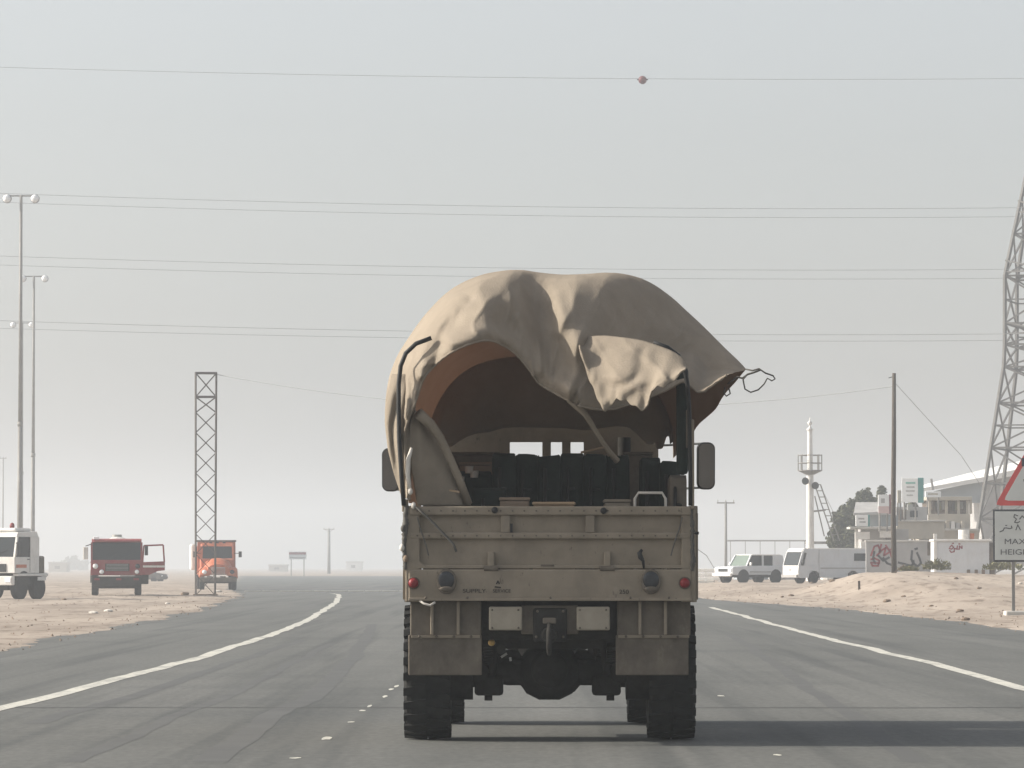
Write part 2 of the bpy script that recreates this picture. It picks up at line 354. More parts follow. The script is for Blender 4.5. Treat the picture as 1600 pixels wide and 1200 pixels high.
# road sheet
rb = MB(); prev = None
rows = []
for y in [-35]+list(range(0,300,10))+list(range(300,702,25)):
    a = lerp_pts(LEFT, y)-1.2; b_ = lerp_pts(RIGHT, y)+1.2
    rows.append([(a+(b_-a)*i/12, y, 0.0) for i in range(13)])
tag(MB().grid(rows).build('road', M['road']), 'wide grey worn asphalt road running ahead', kind='structure')
def strip(pts, w, z, wob=0.0, step=1.5):
    rows = []; tot = []
    for (a, b) in zip(pts, pts[1:]):
        n = max(1, int((b[1]-a[1])/step))
        tot += [(a[0]+(b[0]-a[0])*i/n, a[1]+(b[1]-a[1])*i/n) for i in range(n)]
    tot.append(pts[-1])
    for i, (x, y) in enumerate(tot):
        d = Vector((tot[min(i+1,len(tot)-1)][0]-tot[max(i-1,0)][0], tot[min(i+1,len(tot)-1)][1]-tot[max(i-1,0)][1])).normalized()
        nn = Vector((d.y, -d.x)); o = wob*nz2(x, y, 0.15, 1)
        wl = w/2*(1+0.25*nz2(x, y, 0.9, 2)); wr = w/2*(1+0.25*nz2(x, y, 0.9, 9))
        c = Vector((x, y))+nn*o
        p0 = c-nn*wl; p1 = c+nn*wr
        rows.append([(p0.x,p0.y,z),(p1.x,p1.y,z)])
    return MB().grid(rows)
ll = [(-5.4,-20),(-5.4,47.7),(-5.1,71.4),(-5.35,105),(-5.7,125),(-6.35,150),(-7.4,190),(-8.6,222),(-9.3,240),(-10.0,248)]
rl = [(6.25,-20),(6.3,55),(6.5,70),(6.55,91),(6.75,115),(7.1,144),(7.3,165)]
tag(strip(ll, 0.24, 0.004, 0.10).build('edge_line', M['paint']), 'solid white line along the left edge of the carriageway', kind='structure')
tag(strip(rl, 0.22, 0.004, 0.08).build('edge_line', M['paint']), 'solid white line along the right edge of the carriageway', kind='structure')
dm = MB()
for px, py, w, L in [(510,1153,22,.9),(548,1128,14,.5),(566,1110,12,.55),(578,1103,8,1.0),(601,1088,10,1.0),(611,1077,9,1.0),(462,1184,20,.3),(1126,1087,14,.6),(1214,1179,16,.35),(620,1072,8,1.2)]:
    D = 10500/(py-885); p = at(px, py, D); h = w/F*D/2
    n = 9; vs = [(p.x+h*math.cos(2*math.pi*i/n)*random.uniform(.6,1.1), p.y+L/2*math.sin(2*math.pi*i/n)*random.uniform(.6,1.1), 0.004) for i in range(n)]
    dm.add(vs, [tuple(range(n))])
tag(dm.build('lane_dashes', M['paint']), 'worn remnants of the broken white lane line left of the truck', kind='structure')
def gl(px, py): D = 10500/(py-885); return (at(px, py, D).x, D)
for pts, w, lb in (([(60,1130),(148,1104),(280,1064),(400,1024),(472,1000)], .22, 'faint dark tyre mark sweeping alongside the left edge line'),
    ([(330,1190),(440,1112),(508,1072),(545,1040),(566,1010),(580,975)], .26, 'darker tyre mark curving left of the broken lane line'),
    ([(120,1190),(300,1110),(430,1052),(520,1005)], .16, 'thin faint tyre mark in the left lane'),
    ([(1420,1190),(1290,1090),(1200,1030),(1140,990)], .20, 'faint dark tyre mark in the right lane')):
    q_ = [gl(*p_) for p_ in pts]; tag(strip(q_, w, 0.0015, 0.08, 1.0).build('tyre_mark', M['skid']), lb, kind='structure')
sm = MB()
def hstrip(y0, x0, x1, w, b):
    rows = []
    for i in range(61):
        x = x0+(x1-x0)*i/60; y = y0+b*nz2(x, 0, .2, 3)
        rows.append([(x, y-w/2, 0.0025), (x, y+w/2, 0.0025)])
    b.grid(rows) if False else sm.grid(rows)
hstrip(47.7, -9.6, 12.2, 0.16, 0.2)
tag(sm.build('tar_seam', M['seam']), 'thin dark tar seam across the asphalt', kind='structure')
# low kerb across the junction ahead
kb = thing('kerb', 'low pale concrete kerb crossing the asphalt beyond the bend', 'kerb', (0,262,0)); kb['kind'] = 'structure'
kstone = MB().box(0,0.95,-0.11,0.11,-0.05,0.10).build('kerb_stone', M['concrete'], kb, bevel=0.015)
kstone.location.x = -15.6
for i in range(1, 24):
    c = kstone.copy(); COL.objects.link(c); c.location.x = -15.6+i
# stones and litter on the sand
def rock(px, py, w, m, name='stone', D=None, label=None, h=0.6, cat='stone', group=None):
    # find where the ray through the pixel meets the terrain
    if D is None:
        D = 90.0
        while D < 330:
            p = at(px, py, D)
            if p.z <= terrain(p.x, D): break
            D += 0.5
    p = at(px, py, D); r = w/F*D/2
    b = MB().ball((0,0,0), r, 9, 6, (1,1,h))
    b.v = [tuple(Vector(v)*(1+0.35*noise.noise(Vector(v)*2.2/r+Vector((px,py,0))))) for v in b.v]
    o = b.build(name, m); o.location = (p.x, D, terrain(p.x, D)+r*h*0.45); o.rotation_euler.z = random.random()*6
    tag(o, label, cat, group); return o
RK = [(1300,909,11,'brown stone at the foot of the sand bank near the van'),(1268,912,7,'small stone left of the sand bank foot, beside the van wheel'),(1236,932,9,'small dark stone near the road edge left of the bank'),(1222,933,6,'smaller stone beside the one near the road edge'),
      (1386,941,13,'flat dark stone low on the sand bank slope'),(1412,933,8,'small stone midway up the bank right of the flat one'),(1455,948,8,'small stone on the lower sand between bank and sign'),(1500,956,12,'broad low stone on the sand left of the sign post'),(1508,970,14,'stone at the asphalt edge left of the sign post'),(1494,906,8,'dark stone on top of the bank under the white kiosk'),(1530,920,8,'stone on the bank left of the sign post'),
      (289,930,14,'brown stone at the foot of the lattice mast'),(100,938,8,'small stone between the white and red trucks'),(363,958,7,'dark stone lying on asphalt near the left sand edge')]
for px, py, w, lb in RK: rock(px, py, w, M['rock'], label=lb, h=0.5)
for px, py, w, lb in [(146,959,17,'long pale scrap of litter on the left sand'),(169,956,15,'pale scrap of litter right of the long one on the left sand'),(262,944,9,'white crumpled litter nearest the lattice mast'),(341,925,12,'white bag lying beside the lattice mast foot'),(493,940,7,'white scrap on the asphalt left of the edge line'),(1594,913,8,'white scrap on the sand behind the road sign'),(1292,906,22,'pale sandbag lump on the ground beside the van')]:
    rock(px, py, w, M['rag'], 'litter', label=lb, h=0.35, cat='litter')
gv = MB()
for i in range(2600):
    y = 70+190*random.random()**1.3; rgt = random.random() < .6
    e_ = random.random()**1.6*9
    x = (lerp_pts(RIGHT, y)+e_-.4) if rgt else (lerp_pts(LEFT, y)-e_+.4)
    z_ = terrain(x, y)
    if z_ < -.02: z_ = 0.0
    r_ = .012+.035*random.random()**3
    a_ = random.random()*6
    gv.add([(x+r_*math.cos(a_),y+r_*math.sin(a_),z_-.005),(x+r_*math.cos(a_+2.1),y+r_*math.sin(a_+2.1),z_-.005),(x+r_*math.cos(a_+4.2),y+r_*math.sin(a_+4.2),z_-.005),(x+r_*.2,y,z_+r_*1.1)], [(0,1,3),(1,2,3),(2,0,3)])
tag(gv.build('gravel', M['rock']), 'scattered small brown gravel along both sandy verges', kind='stuff')
# dry scrub at the foot of the buildings
def scrub(px, py, D, w, h, lb):
    base = at(px, py, D); z = terrain(base.x, D)
    z = min(base.z, z+0.5) if base.z > z else z
    t = thing('desert_shrub', lb, 'shrub', (base.x, D, z-0.02))
    b = MB()
    for i in range(420):
        a = random.random()*6.28; rr = random.random()**.6*w/2; hh = random.random()*h*(1-(rr/(w/2))**2*.6)
        p = Vector((math.cos(a)*rr, math.sin(a)*rr*.7, hh)); s = 0.05+random.random()*.05
        d = Vector((random.uniform(-1,1),random.uniform(-1,1),random.uniform(0.2,1.5))).normalized(); e = d.orthogonal().normalized()
        b.add([p-e*s*.5, p+e*s*.5, p+d*s*2], [(0,1,2)])
    o = b.build('foliage', M['leaf2'], t); o['kind'] = 'stuff'
    sb = MB()
    for i in range(9):
        a = i*.7; sb.tube([(0,0,0),(math.cos(a)*w*.15,math.sin(a)*w*.1,h*.4),(math.cos(a)*w*.3,math.sin(a)*w*.2,h*.75)], .012, 4)
    sb.build('stem', M['bark'], t)
scrub(1464, 890, 206, 1.3, .5, 'dry scrub in front of the black graffiti wall end')
scrub(1420, 891, 208, .9, .16, 'low dry scrub right of the dark wooden pole')
scrub(1567, 890, 206, 2.0, .35, 'dry scrub behind the left edge of the height sign')

# ================================================================== CAMERA-FAR THINGS
# high mast lights
def mast_light(px, ytop, D, lb, w=0.15, arm=0.85, seg=1, r=0.33):
    top = at(px, ytop, D); h = top.z
    t = thing('lamp_post', lb, 'lamp post', (top.x, D, 0), 0, 'tall twin floodlight poles at left')
    MB().cyl((0,0,0), (0,0,h*0.42), w*1.25, w, 14).build('lower_pole', M['galv'], t, True)
    MB().cyl((0,0,h*0.42-.3), (0,0,h), w*0.93, w*0.62, 14).build('upper_pole', M['galv'], t, True)
    MB().cyl((0,0,h*0.42-.32), (0,0,h*0.42+.02), w*1.2, w*1.2, 14).build('joint_collar', M['galv'], t, True)
    MB().bar((-arm,0,h-.05), (arm,0,h-.05), .09, .1).build('crossarm', M['galv'], t)
    for s in (-1, 1):
        f = MB().lathe([(-.20,r*.55),(-.14,r),(.10,r),(.16,r*.9)], (s*(arm+r*.55), 0, h-.26), 'y', 18).build('floodlight', M['rustgalv'], t, True, auto=40)
        MB().ball((s*(arm+r*.55), -.16, h-.26), r*.93, 16, 10, (1,.75,1)).build('lens', M['lampglass'], f, True)  # white painted dome stands for sun glare on the lamp glass
        MB().box(s*(arm)-.06, s*(arm)+.06, -.08, .08, h-.32, h+.02).build('bracket', M['black'], f)
mast_light(33, 305, 330, 'nearest twin floodlight pole, tallest at far left of the photo', .17)
mast_light(53, 431, 420, 'second twin floodlight pole just right of the tallest one', .17)
mast_light(35, 504, 500, 'third twin floodlight pole, lined up behind the tallest pole', .16)
mast_light(-19, 552, 575, 'fourth and lowest floodlight pole, lamp head cut by the left photo edge', .16)
# utility T poles
def t_pole(px, yt, D, w, arm, lb, tr=False):
    top = at(px, yt, D)
    t = thing('utility_pole', lb, 'utility pole', (top.x, D, 0))
    MB().cyl((0,0,0), (0,0,top.z), w, w*.75, 10).build('pole_shaft', M['galv'], t, True)
    MB().bar((-arm,0,top.z-.12), (arm,0,top.z-.12), .12, .14).build('crossarm', M['galv'], t)
    for x in (-arm+.1, 0, arm-.1):
        MB().cyl((x,0,top.z-.08), (x,0,top.z+.22), .06, .04, 8).build('insulator', M['steel'], t, True)
    if tr: MB().bar((-arm*.7,0,top.z-.2), (0,0,top.z-.75), .07, .07).build('stay', M['galv'], t); MB().bar((arm*.7,0,top.z-.2), (0,0,top.z-.75), .07, .07).build('stay', M['galv'], t)
t_pole(514, 826, 900, .34, 1.1, 'lone T shaped utility pole in haze left of the truck', True)
t_pole(1134, 784, 480, .17, .95, 'T shaped utility pole right of the truck, behind the white pickup')
t_pole(5, 715, 800, .16, .6, 'thin hazy pole at the far left photo edge behind the white truck')
# billboard faint
p = at(465, 868, 700); t = thing('billboard', 'faint small billboard standing in the haze left of the T pole', 'billboard', (p.x, 700, 0), R(8))
MB().box(-1.4,1.4,-.08,.08,p.z-.6,p.z+.6).build('board', M['signwhite'], t)
MB().box(-1.35,1.25,-.10,-.085,p.z+.15,p.z+.5).build('lettering_band', M['redink'], t)
MB().box(-1.2,1.2,-.10,-.085,p.z-.45,p.z-.25).build('lettering_band', M['block'], t)
for x in (-1,1): MB().cyl((x,0,0),(x,0,p.z-.6),.08,n=8).build('leg', M['galv'], t)

def lattice(t, legf, zs, m, rl, rb, sub=(), top_sym=True):
    """legf(z)->four corner points; builds legs, horizontals, X braces as parts"""
    ringcache = [legf(z) for z in zs]
    for k in range(4):
        MB().tube([rg[k] for rg in ringcache], rl, 5).build('corner_leg', m, t)
    for i, rg in enumerate(ringcache):
        if i:
            for k in range(4):
                MB().bar(rg[k], rg[(k+1) % 4], rb*1.6, rb*1.6).build('horizontal_strut', m, t)
    for i in range(len(zs)-1):
        a, b = ringcache[i], ringcache[i+1]
        for k in range(4):
            j = (k+1) % 4
            MB().bar(a[k], b[j], rb*1.4, rb*1.4).build('diagonal_brace', m, t)
            MB().bar(a[j], b[k], rb*1.4, rb*1.4).build('diagonal_brace', m, t)
            if i in sub:
                mid = (a[k]+a[j]+b[k]+b[j])/4
                for q0, q1 in ((a[k], b[k]), (a[j], b[j])):
                    MB().bar((q0+q1)/2, mid, rb*1.2, rb*1.2).build('sub_brace', m, t)
# left lattice mast
base = at(321, 927, 226)
t = thing('lattice_mast', 'slim square lattice mast standing on the sand before the orange truck', 'lattice mast', (base.x, 226, 0.05), R(4))
hw = 0.52
ztop = at(321, 583, 226).z-0.05
zl = [0.0]+[ztop*(i/10.2) for i in range(1, 10)]+[ztop-1.18, ztop]
def lm(z):
    h = hw*(1-0.06*(1-z/ztop)); return [Vector((sx*h, sy*h, z)) for sx, sy in ((-1,-1),(1,-1),(1,1),(-1,1))]
zl = [0.0]+[1.05+i*1.02 for i in range(0, 9)]; zl = [z for z in zl if z < ztop-1.6]+[ztop-1.2, ztop]
# only leg rings with horizontals at base, near the top and at the top
rg = [lm(z) for z in zl]
for k in range(4): MB().tube([r_[k] for r_ in rg], .055, 5).build('corner_leg', M['rustgalv'], t)
for i in range(len(zl)-1):
    for k in range(4):
        j = (k+1) % 4
        MB().bar(rg[i][k], rg[i+1][j], .035, .035).build('diagonal_brace', M['rustgalv'], t)
        MB().bar(rg[i][j], rg[i+1][k], .035, .035).build('diagonal_brace', M['rustgalv'], t)
for i in (len(zl)-2, len(zl)-1):
    for k in range(4): MB().bar(rg[i][k], rg[i][(k+1) % 4], .07, .08).build('horizontal_strut', M['rustgalv'], t)
box('footing', M['rock'], t, -.62, .62, -.62, .62, -.2, .06, .03)
# dark wooden pole on the bank
b0 = at(1396, 887, 203); z0 = terrain(b0.x, 203); topp = at(1397, 583, 203)
t = thing('wooden_pole', 'tall plain dark wooden pole planted on the sand bank', 'pole', (b0.x, 203, z0-.1))
MB().tube([(0.03,0,0),(-.0,0,3),(.04,0,6),(topp.x-b0.x,0,topp.z-z0+.1)], [.125,.115,.105,.085], 12).build('pole_shaft', M['pole'], t, True)
MB().cyl((topp.x-b0.x,0,topp.z-z0-.05),(topp.x-b0.x-.25,0,topp.z-z0-.12),.02,n=6).build('wire_hook', M['black'], t)
pl = MB().bar((0,0,0),(.62,0,.5),.10,.05).build('plank', M['rock']); pl.location = (b0.x-.25, 201.5, terrain(b0.x-.25, 201.5)-.12)
tag(pl, 'short board leaning from the sand by the wooden pole foot', 'board')
sx = at(1343, 903, 185); st = MB().bar((0,0,-.3),(-.02,0,.36),.09,.09).build('stake', M['pole']); st.location = (sx.x, 185, terrain(sx.x,185)+.0); tag(st, 'short dark stake stuck in the bank right of the van', 'stake')

# pylon
C0 = at(1640, 885, 350)
t = thing('pylon', 'large steel lattice electricity pylon at right, cut by the photo edge', 'pylon', (C0.x, 350, 0.0))
prof = [(0,7.6),(4,6.9),(17.5,4.2),(24.2,4.15),(30.6,2.45),(35,1.3),(39.7,.25)]
def pyl(z):
    r = lerp_pts(prof, z); return [Vector((r*math.cos(R(a)), r*math.sin(R(a)), z)) for a in (209.5, 299.5, 29.5, 119.5)]
lattice(t, pyl, [0,5.2,10.7,14.2,17,18.75,20.4,24.1,27.4,30.6,33.2,35.6,37.8,39.7], M['pylon'], .165, .09, sub=(0,1,2,6))
for z, L in ((29.1,4.3),(24.4,4.6),(19.6,4.3)):
    for s in (-1, 1):
        c = pyl(z); tip = Vector((-.4, s*L, z)); bb = sorted(c, key=lambda v: -v.y*s)[:2]
        am = MB()
        for q in bb: am.bar(q+Vector((0,0,.9)), tip, .11, .11).bar(q, tip, .11, .11)
        am.build('crossarm', M['pylon'], t)
        MB().cyl(tip, tip-Vector((0,0,.8)), .09, .09, 8).build('insulator', M['steel'], t)
# conductors
def conductor(yR, sag, D, lb, r=.019, x0=-120, x1=1640, group='overhead line wires'):
    pts = []
    for i in range(60):
        px = x0+(x1-x0)*i/59
        py = yR-sag*(max(0, 1300-px)/1300)**2-2.0*(max(0, px-1300)/340)**2
        pts.append(at(px, py, D))
    o = MB().tube(pts, r, 5).build('overhead_wire', M['wire'], smooth=True)
    return tag(o, lb, 'overhead wire', group)
conductor(124, 19, 350, 'single highest overhead wire, the one carrying the red ball')
conductor(326, 24, 346, 'upper overhead wire of the top pair')
conductor(340, 24, 354, 'lower overhead wire of the top pair')
conductor(422, 22, 346, 'upper overhead wire of the middle pair')
conductor(436, 22, 354, 'lower overhead wire of the middle pair')
conductor(523, 22, 346, 'upper overhead wire of the bottom pair')
conductor(533, 20, 354, 'lower overhead wire of the bottom pair')
p = at(1004, 125, 350); t = thing('marker_ball', 'dark red marker ball clipped on the highest overhead wire', 'marker ball', p)
MB().ball((0,0,0), .33, 16, 10).build('ball_shell', M['ball_red'], t, True)
MB().cyl((-.42,0,.03),(.42,0,.03),.05,n=8).build('clamp', M['black'], t)
# thin wire mast -> pole (one sagging, passes behind the truck)
a = at(338, 585, 226); b = at(1394, 604, 203); pts = []
for i in range(40):
    u = i/39; q = a.lerp(b, u); q.z -= 1.35*4*u*(1-u); pts.append(q)
tag(MB().tube(pts, .018, 5).build('slack_wire', M['wire']), 'slack wire strung from the lattice mast to the dark wooden pole', 'wire')
pts = [at(1400,600,203), at(1450,655,206), at(1502,712,210), at(1540,770,214)]
tag(MB().tube(pts, .012, 4).build('guy_wire', M['wire']), 'thin guy wire running down right from the dark wooden pole', 'wire')
# ================================================================== BUILDINGS AT RIGHT
def bx(name, m, par, px0, py0, px1, py1, D, depth, bevel=0.02, dz=0):
    """box whose front face covers the photo rectangle at distance D, in a parent located at the world origin offset"""
    a = at(px0, py0, D); b = at(px1, py1, D); o = par.location
    return box(name, m, par, a.x-o.x, b.x-o.x, D-o.y, D+depth-o.y, b.z-o.z, a.z-o.z, bevel)
GZ = 0.35
# warehouse with white roof
D = 364; c = at(1545, 880, D)
t = thing('warehouse', 'long warehouse with sunlit white sheet roof behind the pylon', 'warehouse', (c.x, D, 0))
def q(px, py, d=D): 
    v = at(px, py, d); return Vector((v.x-c.x, d-D, v.z))
# front gable facing the camera: front wall with shading in its blue grey colour + beige end wall
def slab(name, m, pts, depth, par, D_=D):
    """polygon in the photo plane at D_, extruded away"""
    vs = [q(x, y, D_) for x, y in pts]; n = len(vs)
    w = vs+[v+Vector((0,depth,0)) for v in vs]
    return MB().add(w, [tuple(range(n)), tuple(range(2*n-1,n-1,-1))]+[(i,(i+1)%n,n+(i+1)%n,n+i) for i in range(n)]).build(name, m, par)
slab('front_wall', M['bluegrey'], [(1446,771),(1474,764),(1534,752),(1534,786),(1446,786)], .4, t)  # blue grey colour stands for the shading below the roof
slab('end_wall', M['block'], [(1534,754),(1600,739),(1660,726),(1660,885),(1534,885)], 12, t)
r0 = [q(1440,767),q(1534,752),q(1590,741),q(1665,724)]; 
off = Vector((-1.0,9.0,1.35))
rr = MB(); ups = [Vector(v)+Vector((0,-.5,0)) for v in r0]; bk = [q(1440,760)+Vector((0,6,0)), q(1534,736)+Vector((0,8,0)), q(1590,723)+Vector((0,10,0)), q(1665,705)+Vector((0,12,0))]
rr.grid([ups, bk]); rr.build('roof', M['roofwhite'], t, solid=.12)
slab('roof_fascia', M['roofwhite'], [(1440,763),(1534,746),(1590,733),(1665,715),(1665,724),(1590,742),(1534,753),(1440,768)], .15, t, D-1.0)
MB().bar(q(1458,766,D-1.5), q(1455,748,D-1.5), .18,.18).build('roof_vent_pipe', M['block'], t)
# two storey shop block
D = 318; c = at(1460, 880, D)
t = thing('shop_building', 'two storey beige shop block with dark open upper gallery', 'building', (c.x, D, 0))
bx('lower_wall', M['beige'], t, 1440, 826, 1530, 885, D, 8)
bx('gallery_parapet', M['beige'], t, 1450, 803, 1516, 826, D-.1, .25)
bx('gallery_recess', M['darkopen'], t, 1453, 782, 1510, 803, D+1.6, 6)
bx('roof_slab', M['beige'], t, 1449, 776, 1519, 781.5, D-.3, 8.2)
bx('floor_ledge', M['concrete'], t, 1446, 826, 1530, 829, D-.5, 1)
for x in (1451, 1477, 1496, 1510, 1515): bx('gallery_column', M['beige'], t, x, 781.5, x+4, 803, D, .3)
for i, x in enumerate((1456,1461,1467,1472,1483,1488,1492,1501,1505)):
    bx('hanging_goods', [M['darkopen'],M['pole'],M['leaf2'],M['block']][i%4], t, x, 783+i%3, x+4, 795+(i*5)%7, D+.5, .25)
# parapet goods row
for i in range(7): bx('stacked_ware', [M['beige'],M['white'],M['block']][i%3], t, 1454+i*8, 817-(i*3)%5, 1460+i*8, 826, D-.4, .28)
# left low shops
D = 300; c = at(1375, 880, D)
t = thing('market_shop', 'low shop with grey canopy roof and white columns behind the van', 'building', (c.x, D, 0))
def q2(px, py, dy): v = at(px, py, D+dy); return Vector((v.x-c.x, dy, v.z))
MB().grid([[q2(1334,803,0),q2(1392,800,0)],[q2(1337,786,4),q2(1392,786,4)]]).build('pitched_roof', M['block'], t, solid=.12)
bx('roof_edge_board', M['block'], t, 1334, 801, 1393, 805, D-.05, .2)
bx('shaded_upper_wall', M['bluegrey'], t, 1345, 805, 1403, 822, D+1, 3)
bx('canopy_slab', M['concrete'], t, 1328, 823, 1401, 826.5, D-1.2, 3)
bx('shop_wall', M['block'], t, 1346, 826.5, 1420, 885, D+.8, 4)
bx('column', M['white'], t, 1336, 826.5, 1341, 885, D-.6, .3)
bx('column', M['white'], t, 1345, 846, 1354, 894, D-1.0, .4)
bx('column', M['white'], t, 1336, 831, 1359, 843, D-.9, .3)
bx('wall_board', M['white'], t, 1375, 829, 1393, 840, D-.9, .2)
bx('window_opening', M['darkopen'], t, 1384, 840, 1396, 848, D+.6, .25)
bx('drain_pipe', M['block'], t, 1396.5, 805, 1399.5, 885, D-.3, .15)
# grey house between
D = 308; c = at(1430, 880, D)
t = thing('grey_block_building', 'grey flat roofed block with beige rendered parapet under the white sign', 'building', (c.x, D, 0))
bx('upper_wall', M['block'], t, 1400, 792, 1449, 815, D+2, 5)
bx('rendered_parapet', M['beige'], t, 1401, 815, 1476, 842, D-.2, 3)
bx('parapet_coping', M['concrete'], t, 1400, 812.5, 1478, 815, D-.35, 3.3)
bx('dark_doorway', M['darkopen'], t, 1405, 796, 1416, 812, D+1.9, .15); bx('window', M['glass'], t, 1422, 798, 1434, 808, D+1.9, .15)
bx('satellite_box', M['steel'], t, 1418, 788, 1427, 797, D+1.2, .5)
bx('base_wall', M['block'], t, 1440, 842, 1462, 885, D, 2)
# graffiti wall
D = 262; c = at(1405, 890, D); zb = terrain(c.x, D)
t = thing('graffiti_wall', 'grey rendered wall sprayed with red and black graffiti', 'wall', (c.x, D, 0))
a = at(1353,846,D); b = at(1456,895,D)
box('wall_face', M['block'], t, a.x-c.x, b.x-c.x, 0, .25, 0, at(1353,847,D).z, .02)
box('wall_coping', M['concrete'], t, a.x-c.x-.05, b.x-c.x+.05, -.05, .3, at(1353,847,D).z, at(1353,844,D).z, .02)
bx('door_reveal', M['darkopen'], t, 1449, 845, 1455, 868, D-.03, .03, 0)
def st(pts, D_=D): return [(at(x,y,D_).x-c.x, at(x,y,D_).z) for x, y in pts]
strokes('black_scribble', [st([(1425,861),(1424,874),(1427,881),(1423,884),(1412,881),(1404,879)]), st([(1433,864),(1437,873),(1439,880),(1434,885),(1428,881),(1427,876)]), st([(1430,858),(1433,857)]),
   st([(1366,862),(1364,874),(1368,880)]), st([(1380,872),(1386,880),(1394,883),(1397,886)]), st([(1372,868),(1380,876),(1389,871)])], .13, M['blackink'], t, -.012)
strokes('red_scribble', [st([(1361,868),(1366,854),(1372,852),(1376,862),(1370,868)]), st([(1377,851),(1374,862),(1384,856),(1381,868),(1391,862),(1393,870)]), st([(1361,874),(1366,872),(1374,876),(1372,884),(1363,884),(1361,879),(1374,880)]), st([(1384,852),(1389,860),(1396,856)])], .11, M['redink'], t, -.012)
# kiosk
D = 238; c = at(1503, 885, D); 
t = thing('kiosk', 'white box kiosk with red scribble on its shaded front', 'kiosk', (c.x, D, 0))
a = at(1460,846,D); b = at(1546,893,D)
box('front_panel', M['vanwhite_shaded'], t, a.x-c.x, b.x-c.x, 0, 2.2, .6, a.z, .03)
box('roof_rim', M['white'], t, a.x-c.x-.06, b.x-c.x+.12, -.1, 2.3, a.z, a.z+.12, .02)
box('corner_post', M['white'], t, a.x-c.x-.04, a.x-c.x+.14, -.05, .1, .6, a.z+.4, .02)
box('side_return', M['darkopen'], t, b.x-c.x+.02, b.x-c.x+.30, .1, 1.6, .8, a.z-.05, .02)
strokes('red_lettering', [st([(1484,855),(1487,852),(1490,855),(1487,858),(1483,857)],D), st([(1484,860),(1486,863),(1491,862),(1491,857),(1495,858),(1496,853)],D), st([(1495,858),(1499,858),(1499,853),(1503,857),(1503,853)],D), st([(1488,849),(1490,849)],D), st([(1498,850),(1500,850)],D)], .06, M['redink'], t, -.012)
for x in (1511, 1523, 1534): bx('support_block', M['rock'], t, x, 890, x+5, 897, D-.1, .5)
# barrel on kiosk
wt = at(1509, 846, D); 
t = thing('water_drum', 'white drum with an orange end standing on the kiosk roof', 'drum', (wt.x, D+1.0, a.z+.12))
MB().lathe([(0,.28),(.05,.30),(.22,.285),(.25,.30),(.27,.285),(.46,.30),(.5,.28)], (0,0,0), 'z', 20).build('drum_body', M['white'], t, True, auto=40)
box('orange_can', M['orange'], t, .33, .55, -.1, .12, 0, .32, .02)
# sign boards
def sign_box(px0, py0, px1, py1, D, edge, edgew, lb, lines=(), legs=True, face=M['signwhite'], tilt=0):
    c = at((px0+px1)/2, (py0+py1)/2, D); t = thing('shop_sign', lb, 'sign', (c.x, D, c.z), R(tilt))
    w = (px1-px0)/F*D/2; h = (py1-py0)/F*D/2
    box('sign_face', face, t, -w, w, -.12, .12, -h, h, .02)
    if edge: box('edge_panel', edge, t, w+.01, w+edgew/F*D, -.1, .9, -h-.02, h+.02, .02)
    for (y0, y1, x0, x1, m) in lines:
        box('lettering_line', m, t, -w+x0*2*w, -w+x1*2*w, -.13, -.118, h-y1*2*h, h-y0*2*h, 0)
    if legs:
        for s in (-1, 1): MB().cyl((s*w*.7,0.15,-h-1.2),(s*w*.7,0.15,-h+.1),.06,n=8).build('leg', M['galv'], t)
    return t
sign_box(1409,747,1434,785,300,M['teal'],9,'tallest white shop sign with teal side panel above the roofs',[(.16,.24,.25,.85,M['greenink']),(.34,.40,.3,.8,M['block']),(.50,.56,.25,.8,M['block']),(.68,.73,.3,.7,M['block'])], tilt=-6)
sign_box(1372,773,1389,802,296,M['maroon'],6,'white and pink shop sign with maroon side left of the wooden pole',[(.2,.45,.25,.6,M['block']),(.62,1.0,0,1,mat('faded_pink_print',(.55,.40,.38)))])
sign_box(1337,805,1356,822,297,M['teal'],3,'small white shop sign above the canopy beside the tree',[(.25,.4,.2,.7,M['block']),(.55,.7,.3,.8,M['block'])],legs=False)
sign_box(1446,768,1470,777,310,None,0,'narrow white name board under the white warehouse roof',[(.3,.6,.15,.8,M['beige'])],legs=True)
sign_box(1402,766,1408,786,303,None,0,'slim cream sign panel peeking left of the tallest sign',face=M['beige'])
# minaret-like mast
D = 312; c = at(1266, 885, D)
t = thing('minaret', 'slim white minaret with railed balcony, finial and loudspeakers', 'minaret', (c.x, D, 0))
zt = at(1266,672,D).z; zb_ = at(1266,736,D).z; w = .22
MB().lathe([(0,.30),(zb_,.24),(zb_+.01,.20),(zt,.17)], (0,0,0), 'z', 14).build('shaft', M['white'], t, True, auto=40)
MB().lathe([(zt,.24),(zt+.06,.24),(zt+.2,.08),(zt+.35,.05),(zt+.42,.16),(zt+.55,.16),(zt+.66,.04),(zt+.9,.02)], (0,0,0), 'z', 14).build('finial', M['white'], t, True)
br = .82
MB().lathe([(zb_-.25,.3),(zb_,br),(zb_+.07,br)], (0,0,0), 'z', 16).build('balcony_floor', M['galv'], t)
for z in (.55, 1.1):
    MB().tube([(br*math.cos(a_*math.pi/8), br*math.sin(a_*math.pi/8), zb_+z) for a_ in range(17)], .035, 5).build('balcony_rail', M['galv'], t)
for k in range(8): MB().cyl((br*math.cos(k*math.pi/4),br*math.sin(k*math.pi/4),zb_),(br*math.cos(k*math.pi/4),br*math.sin(k*math.pi/4),zb_+1.15),.035,n=6).build('balcony_post', M['galv'], t)
